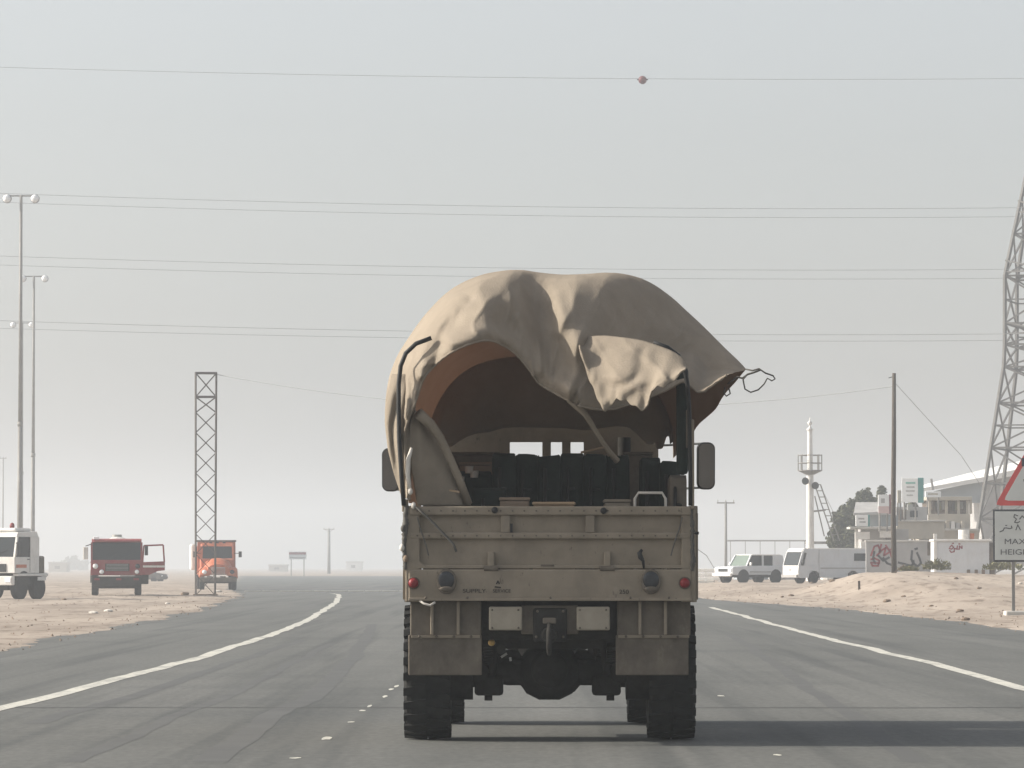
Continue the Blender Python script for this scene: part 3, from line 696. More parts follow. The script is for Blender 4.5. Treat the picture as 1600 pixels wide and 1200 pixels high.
for px, py, s in ((1255,752,-1),(1275,759,1)):
    v = at(px,py,D); MB().cyl((v.x-c.x,-.3,v.z),(v.x-c.x-.1*s,-.75,v.z),.10,.26,14).build('loudspeaker', M['black'], t, True, auto=40)
    MB().bar((0,-.1,v.z),(v.x-c.x,-.3,v.z),.07,.07).build('speaker_arm', M['galv'], t)
# ladder frame leaning right
def L2(px, py, dy=0): v = at(px,py,D+dy); return Vector((v.x-c.x, dy, v.z))
for x0,y0,x1,y1 in ((1273,757,1303,845),(1282,757,1312,845),(1273,775,1288,838)): MB().bar(L2(x0,y0,.4), L2(x1,y1,.4), .08,.08).build('stair_rail', M['galv'], t)
for i in range(9):
    u = i/9; MB().bar(L2(1273+30*u,757+88*u,.4), L2(1282+30*u,757+88*u,.4), .06,.06).build('ladder_rung', M['galv'], t)
MB().bar(L2(1270,799,.2), L2(1290,797,.2), .12,.12).build('landing_strut', M['galv'], t)
MB().bar(L2(1282,760,.6), L2(1302,800,.6), .03,.03).build('stay_wire', M['wire'], t)
# tree
def leaf_tree(px, py, D, blobs, lb, m=M['leaf'], n=2600, s=.11):
    c = at(px, py, D); t = thing('tree', lb, 'tree', (c.x, D, 0.2))
    b = MB()
    tot = sum(r**3 for _,_,r in blobs)
    for bx_, by_, r in blobs:
        v = at(bx_, by_, D); rr = r/F*D; cx, cz = v.x-c.x, v.z-.2; cy = random.uniform(-1,1)*.6
        k = int(n*r**2/sum(q_[2]**2 for q_ in blobs))
        cl = [Vector((random.gauss(0,.5),random.gauss(0,.5),random.gauss(0,.5))) for _ in range(14)]
        for i in range(k):
            e = random.choice(cl)+Vector((random.gauss(0,.22),random.gauss(0,.22),random.gauss(0,.22)))
            if e.length > 1.15: e = e.normalized()*1.1
            p = Vector((cx, cy, cz))+e*rr
            d = Vector((random.gauss(0,1),random.gauss(0,1),random.gauss(0,1))).normalized(); o = d.orthogonal().normalized(); w_ = s*random.uniform(.6,1.4)
            b.add([p-o*w_, p+d*w_, p+o*w_, p-d*w_*1.1], [(0,1,2,3)])
    cr = b.build('crown', m, t); cr['kind'] = 'stuff'
    z1 = at(px, min(y for _,y,_ in blobs)+8, D).z
    tb = MB().tube([(0,0,0),(.08,0,z1*.3),(-.05,.05,z1*.6)], [.2,.15,.1], 8)
    for bx_, by_, r in blobs:
        v = at(bx_, by_, D); tb.tube([(.02,0,z1*.35),((v.x-c.x)*.5,0,(v.z)*.7),(v.x-c.x,0,v.z-.2)], [.09,.06,.02], 5)
    tb.build('trunk', M['bark'], t, True)
leaf_tree(1316, 850, 330, [(1318,828,20),(1327,806,19),(1308,842,15),(1332,842,20),(1316,865,18),(1334,865,18),(1304,808,7),(1336,792,14),(1342,812,16),(1312,818,14),(1300,850,8)], 'dense dusty olive tree left of the low shops', n=9500, s=.085)
leaf_tree(1352, 800, 334, [(1352,782,14),(1344,790,14),(1364,792,13),(1353,772,9),(1346,776,8),(1372,790,8)], 'olive tree top rising behind the grey canopy roof', n=4200, s=.085)
leaf_tree(1379, 790, 332, [(1379,768,8),(1376,778,8),(1388,783,7)], 'thin tree top between the two white shop signs', n=1300, s=.08)
leaf_tree(1425, 800, 322, [(1424,795,10),(1436,800,8)], 'tree crown behind the grey block under the tallest sign', n=900)
# far canopy line
p = at(1215, 843, 620)
t = thing('canopy', 'long low thin roofed shelter far behind the white vehicles', 'shelter', (p.x, 620, 0))
a = at(1137,845,620); b = at(1262,842,620)
box('roof_slab', M['galv'], t, a.x-p.x, b.x-p.x, 0, 5, a.z-.06, a.z+.12, .02)
for i in range(6):
    x = a.x-p.x+.4+i*(b.x-a.x-.8)/5; MB().cyl((x,.3,0),(x,.3,a.z),.045,n=8).build('post', M['galv'], t)
p = at(1285, 848, 400)
t = thing('low_shed', 'low grey flat roofed shed behind the van, between minaret and tree', 'shed', (p.x, 400, 0))
box('roof_slab', M['galv'], t, -1.3, 1.3, 0, 4, p.z-.1, p.z+.12, .02)
for x in (-1.2, 1.2): MB().cyl((x,.3,0),(x,.3,p.z-.1),.06,n=8).build('post', M['galv'], t)
# distant hazy scrub / houses at left horizon
def far_house(px0, px1, py, D, lb, m=M['beige']):
    a = at(px0, py, D); b = at(px1, py, D); t = thing('distant_building', lb, 'building', ((a.x+b.x)/2, D, 0))
    w = (b.x-a.x)/2
    box('wall', m, t, -w, w, 0, 9, 0, a.z, .05); box('parapet', M['concrete'], t, -w-.2, w+.2, -.2, 9.2, a.z, a.z+.4, .05)
    for i in range(max(2, int(w*2/4))):
        x = -w+1.6+i*3.8
        if x+1.4 < w: box('window', M['darkopen'], t, x, x+1.4, -.04, .02, a.z*.35, a.z*.7, 0)
far_house(76, 104, 880, 1200, 'pale hazy building on the horizon between white and red trucks')
far_house(541, 566, 879, 1500, 'pale hazy low building on the horizon right of the T pole', M['white'])
far_house(420, 448, 884, 1300, 'low hazy building on the horizon below the small billboard')
leaf_tree(118, 885, 1700, [(106,884,9),(118,880,9),(130,884,7)], 'hazy dark tree clump on the horizon right of the white truck', n=420, s=1.1)
leaf_tree(88, 887, 1700, [(88,885,5),(97,887,5)], 'low hazy bush on the horizon close to the white truck', n=200, s=1.0)

# ================================================================== VEHICLES
def wheel(par, x, y, z, r, w, side, rim=None, spokes=True):
    """axle along local x; side=+1 means outer face toward +x"""
    o = thing_part = MB().lathe([(-w/2,r*.62),(-w/2,r*.9),(-w*.42,r*.98),(-w*.3,r),(w*.3,r),(w*.42,r*.98),(w/2,r*.9),(w/2,r*.62)], (0,0,0), 'x', 26).build('wheel', M['rubber'], par, True, auto=40)
    o.location = (x, y, z)
    rm = rim or M['steel']
    h = MB().lathe([(side*w*.38,r*.60),(side*w*.50,r*.58),(side*w*.44,r*.5),(side*w*.30,r*.30),(side*w*.34,r*.16),(side*w*.46,r*.13),(side*w*.46,r*.02)], (0,0,0), 'x', 20).build('hub', rm, o, True, auto=40)
    return o
def cab_truck(t, paint, w=2.4, cl=2.0, zb=.95, zt=2.75, wind=(1.75,2.6), L=6.2, side_open=False, lights=True):
    """cab over truck, front face at local y=0 looking to -y"""
    hw = w/2
    z0, z1 = wind
    # cab shell from pieces so that the windows are real openings
    cab = MB()
    cab.prism([(0,zb),(-.02,z0),(.02,z0),(.12,zb)], -hw, hw)
    cab.build('front_panel', paint, t, bevel=.03)
    rf = MB().prism([(.20,z1),(.34,zt),(cl-.15,zt+.05),(cl,z1+.02),(cl,z1),(.20,z1)], -hw+.04, hw-.04).build('roof', paint, t, bevel=.05)
    MB().box(-hw+.02, hw-.02, cl-.06, cl, zb, z1+.01).build('rear_panel', paint, t)
    for s in (-1, 1):
        MB().prism([(0.0,zb),(-.0,z0),(cl,z0),(cl,zb)], s*hw-.05*(s>0), s*hw+.05*(s<0)).build('side_panel', paint, t, bevel=.04)
        for wy in (.75,): MB().prism([(wy+.62*math.cos(k*math.pi/10), .62+.62*math.sin(k*math.pi/10)) for k in range(11)], s*hw-.02, s*hw+.03).build('wheel_arch', M['dirty'], t)
        box('door_handle', M['black'], t, s*(hw+.02)-.02, s*(hw+.02)+.02, 1.05, 1.2, z0-.12, z0-.08, .005)
        box('door_gap', M['dirty'], t, s*(hw+.004)-.006, s*(hw+.004)+.006, 1.28, 1.30, zb+.05, z1, 0)
        MB().prism([(0.0,z0),(.20,z1),(.30,z1),(.10,z0)], s*hw-.09*(s>0), s*hw+.09*(s<0)).build('pillar', paint, t)
        MB().prism([(cl*.62,z0),(cl*.62,z1),(cl,z1),(cl,z0)], s*hw-.06*(s>0), s*hw+.06*(s<0)).build('pillar', paint, t)
        MB().prism([(.11,z0),(.30,z1),(cl*.62,z1),(cl*.62,z0)], s*(hw-.03)-.01, s*(hw-.03)+.01).build('side_window', M['glass'], t)
    MB().prism([(.02,z0+.01),(.20,z1-.01),(.22,z1-.01),(.04,z0+.01)], -hw+.09, hw-.09).build('windscreen', M['glass'], t)
    MB().bar((-.5,.0,z0+.03),(.1,.07,z0+.32),.03,.02).build('wiper', M['black'], t)
    MB().bar((.2,.0,z0+.03),(.8,.07,z0+.32),.03,.02).build('wiper', M['black'], t)
    return t
def axle_set(t, ys, r=.5, track=2.0, w=.3):
    for y in ys:
        for s in (-1, 1): wheel(t, s*track/2, y, r, r, w, s)
def chassis(t, L, y0=.1):
    for s in (-1, 1): MB().box(s*.42-.05, s*.42+.05, y0, L, .62, .86).build('chassis_rail', M['dirty'], t)
    MB().box(-1.0,1.0,y0+.5,y0+.75,.42,.60).build('front_axle', M['dirty'], t)
    MB().box(-.9,.9,L-1.5,L-1.2,.42,.62).build('rear_axle', M['dirty'], t)
def tank(t, y0, y1, z, r, m):
    MB().lathe([(y0,r*.55),(y0+.12,r*.85),(y0+.35,r),(y1-.35,r),(y1-.12,r*.85),(y1,r*.55)], (0,0,z), 'y', 28).build('tank', m, t, True)
    for y in (y0+.8, (y0+y1)/2, y1-.8): MB().lathe([(y-.04,r+.012),(y+.04,r+.012)], (0,0,z), 'y', 28).build('tank_band', M['steel'], t, True, auto=40)
    MB().cyl((0,(y0+y1)/2,z+r-.05),(0,(y0+y1)/2,z+r+.12),.25,n=16).build('hatch', M['steel'], t)

# red tanker, door open
p = at(182, 933, 218)
t = thing('red_truck', 'red cab tanker truck facing the camera with one door swung open', 'truck', (p.x, 218, max(0,terrain(p.x,218))), R(5))
cab_truck(t, M['red'], 2.5, 1.9, .98, 2.72, (1.72,2.58))
chassis(t, 7.5); axle_set(t, (.75, 5.6), .5, 2.1, .32)
tank(t, 2.2, 7.4, 1.92, .95, M['white'])
box('underrun', M['dirty'], t, -1.15, 1.15, .1, 1.6, .34, .9, .03)
box('bumper', M['dirty'], t, -1.2, 1.2, -.18, .05, .46, .93, .04)
box('grille', M['black'], t, -.55, .62, -.05, -.02, 1.18, 1.55, .01)
for i in range(5): box('grille_bar', M['steel'], t, -.5, .57, -.065, -.05, 1.22+i*.07, 1.245+i*.07, 0)
for x, z, r in ((-1.02,1.42,.13),(.98,1.15,.11),(-.72,1.15,.12)):
    MB().lathe([(-.10,.02),(-.09,r*.8),(-.03,r)], (x,0,z), 'y', 16).build('headlight', M['lampglass'], t, True)
MB().lathe([(-.10,.02),(-.09,.1),(-.03,.12)], (1.02,0,1.42), 'y', 16).build('headlight', M['lampdark'], t, True)
for x in (-.95,.1,.95): box('marker_lamp', M['redlens'], t, x-.13, x+.13, -.20, -.18, .74, .84, .01)
box('sun_visor', M['red'], t, -1.1, 1.1, -.05, .28, 2.60, 2.68, .02)
for s in (-1,): 
    box('mirror', M['white'], t, -1.62, -1.38, -.12, -.02, 1.75, 2.35, .03); MB().bar((-1.5,0,2.4),(-1.2,.1,2.5),.04,.04).build('mirror_arm', M['black'], t)
box('roof_marker', M['lampglass'], t, -1.15,-.85, .2,.45, 2.72,2.86, .03)
# open door, hinged at the front right corner of the photo side
d = bpy.data.objects.new('door', None); 
dm_ = MB().prism([(0,1.0),(0,1.62),(1.12,1.66),(1.12,1.22),(.75,1.18),(.35,1.0)], -.04, .04, 'y').build('door', M['red'], t, bevel=.01)
dm_.location = (1.24, .05, 0); dm_.rotation_euler.z = R(12)
fr = MB()
for a_, b_ in (((.02,1.6),(.08,2.42)),((.08,2.42),(1.04,2.46)),((1.04,2.46),(1.10,1.62))): fr.bar((a_[0],0,a_[1]),(b_[0],0,b_[1]),.07,.08)
fr.build('door_frame', M['red'], dm_, bevel=.01)
box('door_stripe', M['white'], dm_, .03, 1.1, -.055, -.042, 1.36, 1.46, 0)
box('mirror', M['black'], dm_, .10,.26,-.16,-.08,1.95,2.4,.02)
# grey car behind the door
box('door_step', M['dirty'], t, 1.15, 1.55, .1, .5, .55, 1.0, .02)
# orange bonneted truck
p = at(341, 918, 280)
t = thing('orange_truck', 'orange bonneted old lorry facing the camera behind the lattice mast', 'truck', (p.x, 280, max(0,terrain(p.x,280))), R(6))
hw = 1.15
MB().prism([(1.2,.95),(1.2,1.95),(1.36,1.98),(3.0,1.98),(3.0,.95)], -1.05, 1.05).build('cab_body', M['orange'], t, bevel=.06)
MB().prism([(1.55,2.72),(1.75,2.92),(2.8,2.92),(2.98,2.72)], -1.02, 1.02).build('roof', M['orange'], t, bevel=.08)
for s in (-1,1):
    MB().bar((s*1.0,1.32,1.96),(s*.96,1.58,2.74),.12,.12).build('pillar', M['orange'], t); MB().bar((s*1.0,2.92,1.96),(s*.98,2.9,2.74),.14,.12).build('pillar', M['orange'], t)
    MB().prism([(1.42,1.98),(1.65,2.72),(2.85,2.72),(2.85,1.98)], s*.99-.01, s*.99+.01).build('side_window', M['glass'], t)
MB().prism([(1.33,1.97),(1.58,2.73),(1.60,2.73),(1.35,1.97)], -.94, .94).build('windscreen', M['glass'], t)
MB().box(-1.0,1.0,2.96,2.99,1.97,2.73).build('rear_panel', M['orange'], t)
# rounded bonnet lofted
rows = []
for i in range(9):
    u = i/8; y = -.05+1.3*u; wv = .70+.24*u; top = 1.62+.34*smooth(0,.5,u)+.05*u; row = []
    for k in range(13):
        a_ = math.pi*k/12; row.append((-math.cos(a_)*wv, y, 1.0+(top-1.0)*math.sin(a_)**.55))
    rows.append(row)
bn = MB().grid(rows); bn.add(rows[0], [tuple(range(13))]); bn.build('bonnet', M['orange'], t, True, auto=50)
box('grille', M['block'], t, -.42, .42, -.12, -.04, .95, 1.42, .04)
for i in range(6): box('grille_bar', M['orange'], t, -.4, .4, -.14, -.12, .99+i*.07, 1.015+i*.07, 0)
for s in (-1,1):
    rows = []
    for i in range(11):
        a_ = math.pi*(i/10)*.95; y = .62-math.cos(a_)*.72; z = .85+.58*math.sin(a_)
        rows.append([(s*.52,y,z+.05),(s*.8,y,z+.03),(s*1.12,y,z-.03),(s*1.2,y,z-.14)])
    MB().grid(rows).build('fender', M['orange'], t, True, solid=.04)
    MB().lathe([(-.10,.02),(-.08,.12),(-.02,.15),(.15,.1)], (s*.86,-.02,1.12), 'y', 16).build('headlight', M['lampglass'] if s < 0 else M['lampdark'], t, True)
    box('mirror', M['black'], t, s*1.42-.1, s*1.42+.1, 1.25, 1.32, 2.05, 2.42, .02); MB().bar((s*1.0,1.4,2.3),(s*1.4,1.3,2.3),.04,.04).build('mirror_arm', M['black'], t)
box('bumper', M['dirtpaint'], t, -1.15, 1.15, -.35, -.2, .52, .80, .03)
axle_set(t, (.65, 4.9), .52, 2.0, .3); chassis(t, 6.4)
MB().box(-1.15,1.15,3.15,6.5,.98,1.18).build('bed_floor', M['orange'], t)
for s in (-1,1): box('bed_side', M['orange'], t, s*1.18-.03, s*1.18+.03, 3.15, 6.5, 1.18, 2.75, .01)
box('bed_headboard', M['orange'], t, -1.2, 1.2, 3.12, 3.18, 1.1, 3.02, .01); box('headboard_cap', M['dirtpaint'], t, -1.25, 1.25, 3.08, 3.2, 3.02, 3.14, .01)
for i in range(3): box('roof_lamp', M['lampdark'], t, -.5+i*.42,-.32+i*.42,1.7,1.8,2.93,3.02,.01)
box('white_side_tank', M['white'], t, -1.62,-1.22,3.3,5.6,1.25,2.9,.12)
# white truck at left edge
p = at(-16, 937, 195)
t = thing('white_truck', 'white heavy truck half cut by the left photo edge, red roof beacon', 'truck', (p.x, 195.2, max(0,terrain(p.x,195))), R(-24))
cab_truck(t, M['white'], 2.45, 2.1, 1.15, 2.92, (1.85,2.72))
chassis(t, 3.1, .1); axle_set(t, (.65, 2.2), .52, 2.1, .34)
box('underbody', M['dirty'], t, -.8, .8, .1, 2.9, .4, 1.1, .03)
box('bumper', M['white'], t, -1.2, 1.2, -.2, .05, .62, 1.02, .04)
box('grille', M['black'], t, -.8, .8, -.04, -.01, 1.2, 1.55, .01)
for s in (-1,1): box('headlight', M['lampglass'], t, s*1.0-.15, s*1.0+.15, -.23, -.2, .74, .94, .02)
box('orange_side_stripe', M['orange'], t, 1.226, 1.236, .1, 1.0, 1.38, 1.52, 0)
box('side_step', M['white'], t, 1.0, 1.28, .2, 2.8, 1.02, 1.13, .02)
box('number_board', M['white'], t, 1.24, 1.29, 1.9, 2.6, .82, .98, .01)
box('air_deflector', M['white'], t, -.9, .9, .6, 2.0, 2.95, 3.12, .12)
MB().lathe([(3.12,.10),(3.2,.11),(3.3,.09),(3.35,.02)], (.55,.9,0), 'z', 14).build('beacon', M['redlens'], t, True)
box('mirror', M['black'], t, 1.32,1.42,-.05,.15,1.9,2.5,.02); MB().bar((1.2,.15,2.45),(1.38,.05,2.45),.04,.04).build('mirror_arm', M['black'], t)
box('rear_box', M['dirtpaint'], t, -1.0, 1.0, 2.2, 3.0, 1.1, 1.9, .08)
# grey vehicle behind each: small hazy cars
def small_car(px, py, D, rz, m, lb, L=4.2, W=1.65, H=1.42, group=None):
    p = at(px, py, D); z = max(0, terrain(p.x, D)) if D < 330 else 0
    t = thing('parked_car', lb, 'car', (p.x, D, z), R(rz), group)
    body = [(0,.35),(-.02,.62),(.15,.78),(1.05,.88),(1.55,H),(2.9,H+.02),(3.5,.95),(L,.88),(L+.02,.40),(L-.2,.28),(.2,.28)]
    MB().prism([(0,.35),(-.02,.62),(.15,.78),(1.05,.90),(3.5,.95),(L,.88),(L+.02,.40),(L-.2,.28),(.2,.28)], -W/2, W/2).build('body', m, t, bevel=.07)
    MB().prism([(1.1,.90),(1.62,H),(2.9,H+.02),(3.4,.94)], -W/2+.12, W/2-.12).build('cabin_glass', M['glass'], t, bevel=.05)
    MB().prism([(1.55,H-.05),(1.65,H+.02),(2.9,H+.04),(2.98,H-.04)], -W/2+.1, W/2-.1).build('roof', m, t, bevel=.03)
    for y in (.75, L-.85):
        for s in (-1,1): wheel(t, s*(W/2-.1), y, .31, .31, .2, s)
    for s in (-1,1): box('headlight', M['lampglass'], t, s*.62-.14, s*.62+.14, -.05, -.02, .55, .68, .02)
    return t
small_car(257, 901, 420, 70, M['rustgalv'], 'dim grey car parked behind the open door of the red truck')
small_car(72, 895, 520, 80, M['rustgalv'], 'dim grey car in haze just right of the white truck')
# white van at right
p = at(1236, 915, 268)
def van():
    t = thing('white_van', 'white windowless panel van parked side on behind the sand bank', 'van', (p.x, 268, 0), R(-62))
    W_, L, H = 1.68, 4.75, 1.98
    t.location.z = terrain(p.x+1.5, 268)-.02; t.scale = (1.04,1.04,1.07)
    # profile y (front->rear), z ; side panels
    for s in (-1, 1):
        x0, x1 = (s*W_/2-.03, s*W_/2+.03)
        MB().prism([(0,.38),(-.03,1.02),(L,1.02),(L,.38),(4.05,.34),(4.0,.58),(3.78,.72),(3.55,.72),(3.33,.58),(3.28,.34),(1.42,.34),(1.37,.58),(1.15,.72),(.92,.72),(.70,.58),(.65,.34),(.1,.32)], x0, x1).build('lower_side', M['vanwhite_shaded'], t, bevel=.01)
        MB().prism([(1.35,1.02),(1.35,H-.04),(L-.03,H-.04),(L,1.02)], x0+.03*(s<0), x1-.03*(s>0)).build('upper_side', M['vanwhite_shaded'], t, bevel=.01)
        MB().prism([(.42,1.02),(.62,1.72),(1.35,1.72),(1.35,1.02)], x0+.02, x1-.02).build('door_upper_panel', M['vanwhite_shaded'], t)
        MB().prism([(-.03,1.02),(.22,1.75),(.36,1.75),(.12,1.02)], x0, x1).build('front_pillar', M['vanwhite_shaded'], t)
        MB().prism([(.36,1.02),(.56,1.75),(.62,1.72),(.42,1.02)], x0, x1).build('window_post', M['vanwhite_shaded'], t)
        MB().prism([(.22,1.72),(.36,H-.04),(1.36,H-.04),(1.36,1.72)], x0, x1).build('roof_side', M['vanwhite_shaded'], t)
        box('rear_window', M['glass'], t, s*(W_/2+.012)-.012, s*(W_/2+.012)+.012, 3.75, 4.55, 1.28, 1.70, .01)
        box('rub_strip', M['block'], t, s*(W_/2+.035)-.012, s*(W_/2+.035)+.012, 1.45, 4.7, .84, .90, 0)
        box('door_seam', M['block'], t, s*(W_/2+.033)-.004, s*(W_/2+.033)+.004, 1.345, 1.365, .4, 1.9, 0)
        for y in (1.03, 3.66): wheel(t, s*(W_/2-.14), y, .31, .32, .2, s)
        box('door_mirror', M['black'], t, s*(W_/2+.14)-.07, s*(W_/2+.14)+.07, .18, .28, 1.12, 1.36, .02)
    MB().prism([(.28,H-.06),(.42,H),(L-.15,H+.02),(L,H-.08)], -W_/2, W_/2).build('roof', M['white'], t, bevel=.05)
    MB().prism([(-.03,.34),(-.06,.7),(-.03,1.02),(.05,1.02),(.05,.34)], -W_/2, W_/2).build('front_panel', M['white'], t, bevel=.03)
    MB().prism([(-.01,1.03),(.24,1.80),(.26,1.80),(.01,1.03)], -W_/2+.1, W_/2-.1).build('windscreen', M['glass'], t)
    MB().prism([(.20,1.78),(.34,H-.02),(.40,H-.02),(.27,1.78)], -W_/2+.04, W_/2-.04).build('brow', M['white'], t)
    MB().box(-W_/2+.03, W_/2-.03, L-.04, L, .4, H-.05).build('rear_doors', M['vanwhite_shaded'], t)
    MB().box(-W_/2+.1, W_/2-.1, .3, L-.2, .34, .42).build('floor_pan', M['dirty'], t)
    box('bumper', M['block'], t, -W_/2, W_/2, -.16, -.05, .34, .52, .03)
    for s in (-1,1): MB().lathe([(-.07,.02),(-.06,.08),(-.02,.10)], (s*.6,-.03,.76), 'y', 14).build('headlight', M['lampglass'], t, True)
    box('emblem', M['block'], t, -.14, .14, -.075, -.06, .72, .84, .01)
van()
# white station wagon / 4x4 left of the van
p2 = at(1152, 912, 282)
t = thing('white_offroad_car', 'white four wheel drive car parked beside the front of the van', 'car', (p2.x-.9, 281.2, terrain(p2.x, 281)-.02), R(-52))
W_, L = 1.75, 4.6
MB().prism([(0,.5),(-.02,.95),(.1,1.02),(1.35,1.08),(L,1.10),(L,.5)], -W_/2, W_/2).build('body', M['vanwhite_shaded'], t, bevel=.06)
MB().prism([(1.62,1.72),(1.72,1.80),(4.1,1.80),(4.2,1.70)], -W_/2+.1, W_/2-.1).build('roof', M['white'], t, bevel=.04)
MB().prism([(1.22,1.09),(1.64,1.74),(1.66,1.74),(1.26,1.09)], -W_/2+.1, W_/2-.1).build('windscreen', glass_mat('pale_green_glass',(.16,.20,.17)), t)
for s in (-1,1):
    MB().bar((s*(W_/2-.06),1.2,1.08),(s*(W_/2-.14),1.64,1.76),.09,.08).build('pillar', M['vanwhite_shaded'], t)
    MB().prism([(2.5,1.08),(2.5,1.74),(2.62,1.74),(2.62,1.08)], s*(W_/2-.08)-.03, s*(W_/2-.08)+.03).build('pillar', M['vanwhite_shaded'], t)
    MB().prism([(3.4,1.08),(3.4,1.74),(4.2,1.74),(4.4,1.08)], s*(W_/2-.08)-.03, s*(W_/2-.08)+.03).build('rear_quarter', M['vanwhite_shaded'], t)
    MB().prism([(1.35,1.09),(1.72,1.74),(3.45,1.74),(3.45,1.09)], s*(W_/2-.12)-.01, s*(W_/2-.12)+.01).build('side_window', M['glass'], t)
    for y in (.9, 3.6): wheel(t, s*(W_/2-.12), y, .36, .37, .24, s); 
    for y in (.9, 3.6): MB().lathe([(s*(W_/2+.005)-.005,.46),(s*(W_/2+.005)+.005,.46)], (0,y,.40), 'x', 24).build('wheel_arch', M['dirty'], t)
    box('headlight', M['lampglass'], t, s*.62-.16, s*.62+.16, -.06, -.02, .72, .92, .02)
    box('side_moulding', M['block'], t, s*(W_/2+.02)-.015, s*(W_/2+.02)+.015, 1.4, 3.2, .66, .74, .01)
    box('door_mirror', M['white'], t, s*(W_/2+.12)-.08, s*(W_/2+.12)+.08, 1.35, 1.45, 1.1, 1.3, .02)
box('grille', M['black'], t, -.42, .42, -.05, -.02, .72, .90, .01); box('bumper', M['white'], t, -W_/2, W_/2, -.2, -.03, .42, .62, .04)
box('floor_pan', M['dirty'], t, -.7, .7, .2, 4.4, .34, .52, .02)
# more cars further back
small_car(1150, 895, 355, -75, M['bluegrey'], 'grey car roof showing behind the windscreen of the white four wheel drive', H=1.65, L=4.4)
small_car(1205, 893, 350, -80, M['block'], 'dull car roof showing between the white four wheel drive and the van', H=1.68)
# white barrier far left of them
p = at(1105, 912, 300); z = terrain(p.x, 300)
t = thing('barrier', 'low white slatted barrier just right of the big truck', 'barrier', (p.x, 300, z), R(-8))
for zz, hh in ((.92,.16),(.62,.12),(.34,.14)): box('rail', M['white'], t, -.95, .85, -.08, .08, zz-hh, zz+.04, .02)
for x in (-.9,-.1,.8): box('post', M['white'], t, x-.08, x+.08, -.07, .10, 0, .98, .02)
box('footing', M['concrete'], t, -1.0, .5, -.25, .25, 0, .16, .02)
a = at(1087,856,300); b = at(1116,888,300); mid = at(1104,868,300)
tag(MB().tube([a, mid, b], .03, 5).build('stay_cable', M['wire']), 'thin dark stay cable slanting down beside the white barrier', 'cable')

# ================================================================== ROAD SIGN
D = 130; c = at(1622, 955, D); zg = terrain(c.x, D)
t = thing('road_sign', 'red edged triangular warning sign above a white max height plate', 'road sign', (c.x, D, zg), 0)
z = lambda y: at(1622, y, D).z-zg
X = lambda x: at(x, 800, D).x-c.x
def tri(cz, s): 
    h = s*math.sqrt(3)/2; return [(-s/2,-h/3+cz),(s/2,-h/3+cz),(0,2*h/3+cz)]
s_ = (X(1622)-X(1555))*2; h_ = s_*math.sqrt(3)/2; cz = z(790)+h_/3
def rtri(s, y0, y1, m, name, par):
    pts = []; r = .05*s
    base_ = tri(cz, s)
    for i in range(3):
        a_, v, b_ = (Vector((*base_[i-1],0)), Vector((*base_[i],0)), Vector((*base_[(i+1)%3],0)))
        for d_ in ((a_-v).normalized(), None, (b_-v).normalized()):
            q_ = v+(d_*r*1.4 if d_ else (((a_+b_)/2-v).normalized()*r*.5)); pts.append((q_.x, q_.y))
    return MB().prism(pts, y0, y1, 'y').build(name, m, par)
rtri(s_, -.02, .0, M['signred'], 'triangle_plate', t); rtri(s_*.80, -.030, -.022, M['signgrey'], 'triangle_face', t)
strokes('lightning_symbol', [[(.12,cz+.62),(-.12,cz+.34),(.10,cz+.26),(-.16,cz-.06)],[(.05,cz+.60),(-.16,cz+.33),(.06,cz+.25),(-.18,cz-.04)]], .10, M['signblack'], t, -.038)
MB().prism([(-.42,cz+.04),(-.10,cz+.06),(-.30,cz-.32)], -.038, -.032, 'y').build('arrow_head', M['signblack'], t)
MB().prism([(-.46,cz+.42),(-.33,cz+.42),(-.33,cz+.66),(-.46,cz+.66)], -.038, -.032, 'y').build('symbol_bar', M['signblack'], t)
pw = (X(1622)-X(1552)); 
box('plate_border', M['signblack'], t, -pw, pw, -.02, .0, z(878), z(796), .03)
box('plate_face', M['signgrey'], t, -pw+.055, pw-.055, -.030, -.022, z(875), z(799), .03)
text('lettering', 'MAX.', .225, M['signink'], t, (X(1587), -.034, z(846.5)), sx=1.30)
t_h = text('lettering', 'HEIGHT', .225, M['signink'], t, (X(1590), -.034, z(863)), sx=1.30)
def A(pts): return [(X(x), z(y)) for x, y in pts]
strokes('arabic_lettering', [A([(1590,806),(1585,804),(1584,808),(1588,811),(1585,816),(1589,817),(1593,815)]), A([(1593,811),(1597,806),(1600,809),(1604,810),(1608,805),(1612,811)]), A([(1616,801),(1616,811)]), A([(1620,811),(1628,810),(1632,803)]), A([(1636,801),(1636,811)]),
    A([(1562,831),(1567,829),(1569,825),(1573,825),(1577,826),(1581,825),(1580,822)]), A([(1571,821),(1573,821)]), A([(1587,828),(1590,820),(1594,828)])], .030, M['signink'], t, -.036)
for x in (1583, 1661):
    po = MB().box(X(x)-.045, X(x)+.045, .002, .08, -.2, z(800)).build('post', M['galv'], t)
box('footing', M['concrete'], t, X(1569), X(1601), -.35, .4, -.3, .10, .04)
box('footing', M['concrete'], t, X(1647), X(1678), -.35, .4, -.3, .10, .04)
for y in (800, 835, 872): box('bracket', M['galv'], t, -pw*.95, pw*.95, .005, .05, z(y)-.03, z(y)+.03, .005)
# ================================================================== MILITARY TRUCK
TX, TY = 0.325, 37.7
truck = thing('military_truck', 'sand coloured army cargo truck seen from behind with billowing canvas cover', 'truck', (TX, TY, 0))
def T(px, py, dy=0.0): v = at(px, py, TY+dy); return Vector((v.x-TX, dy, v.z))
def tb(name, m, par, px0, py0, px1, py1, y0, y1, bevel=.008):
    a = T(px0, py0, y0); b = T(px1, py1, y0)
    return box(name, m, par, a.x, b.x, y0, y1, b.z, a.z, bevel)
SP, SP2, DK = M['sandpaint'], M['sandpaint2'], M['dirty']
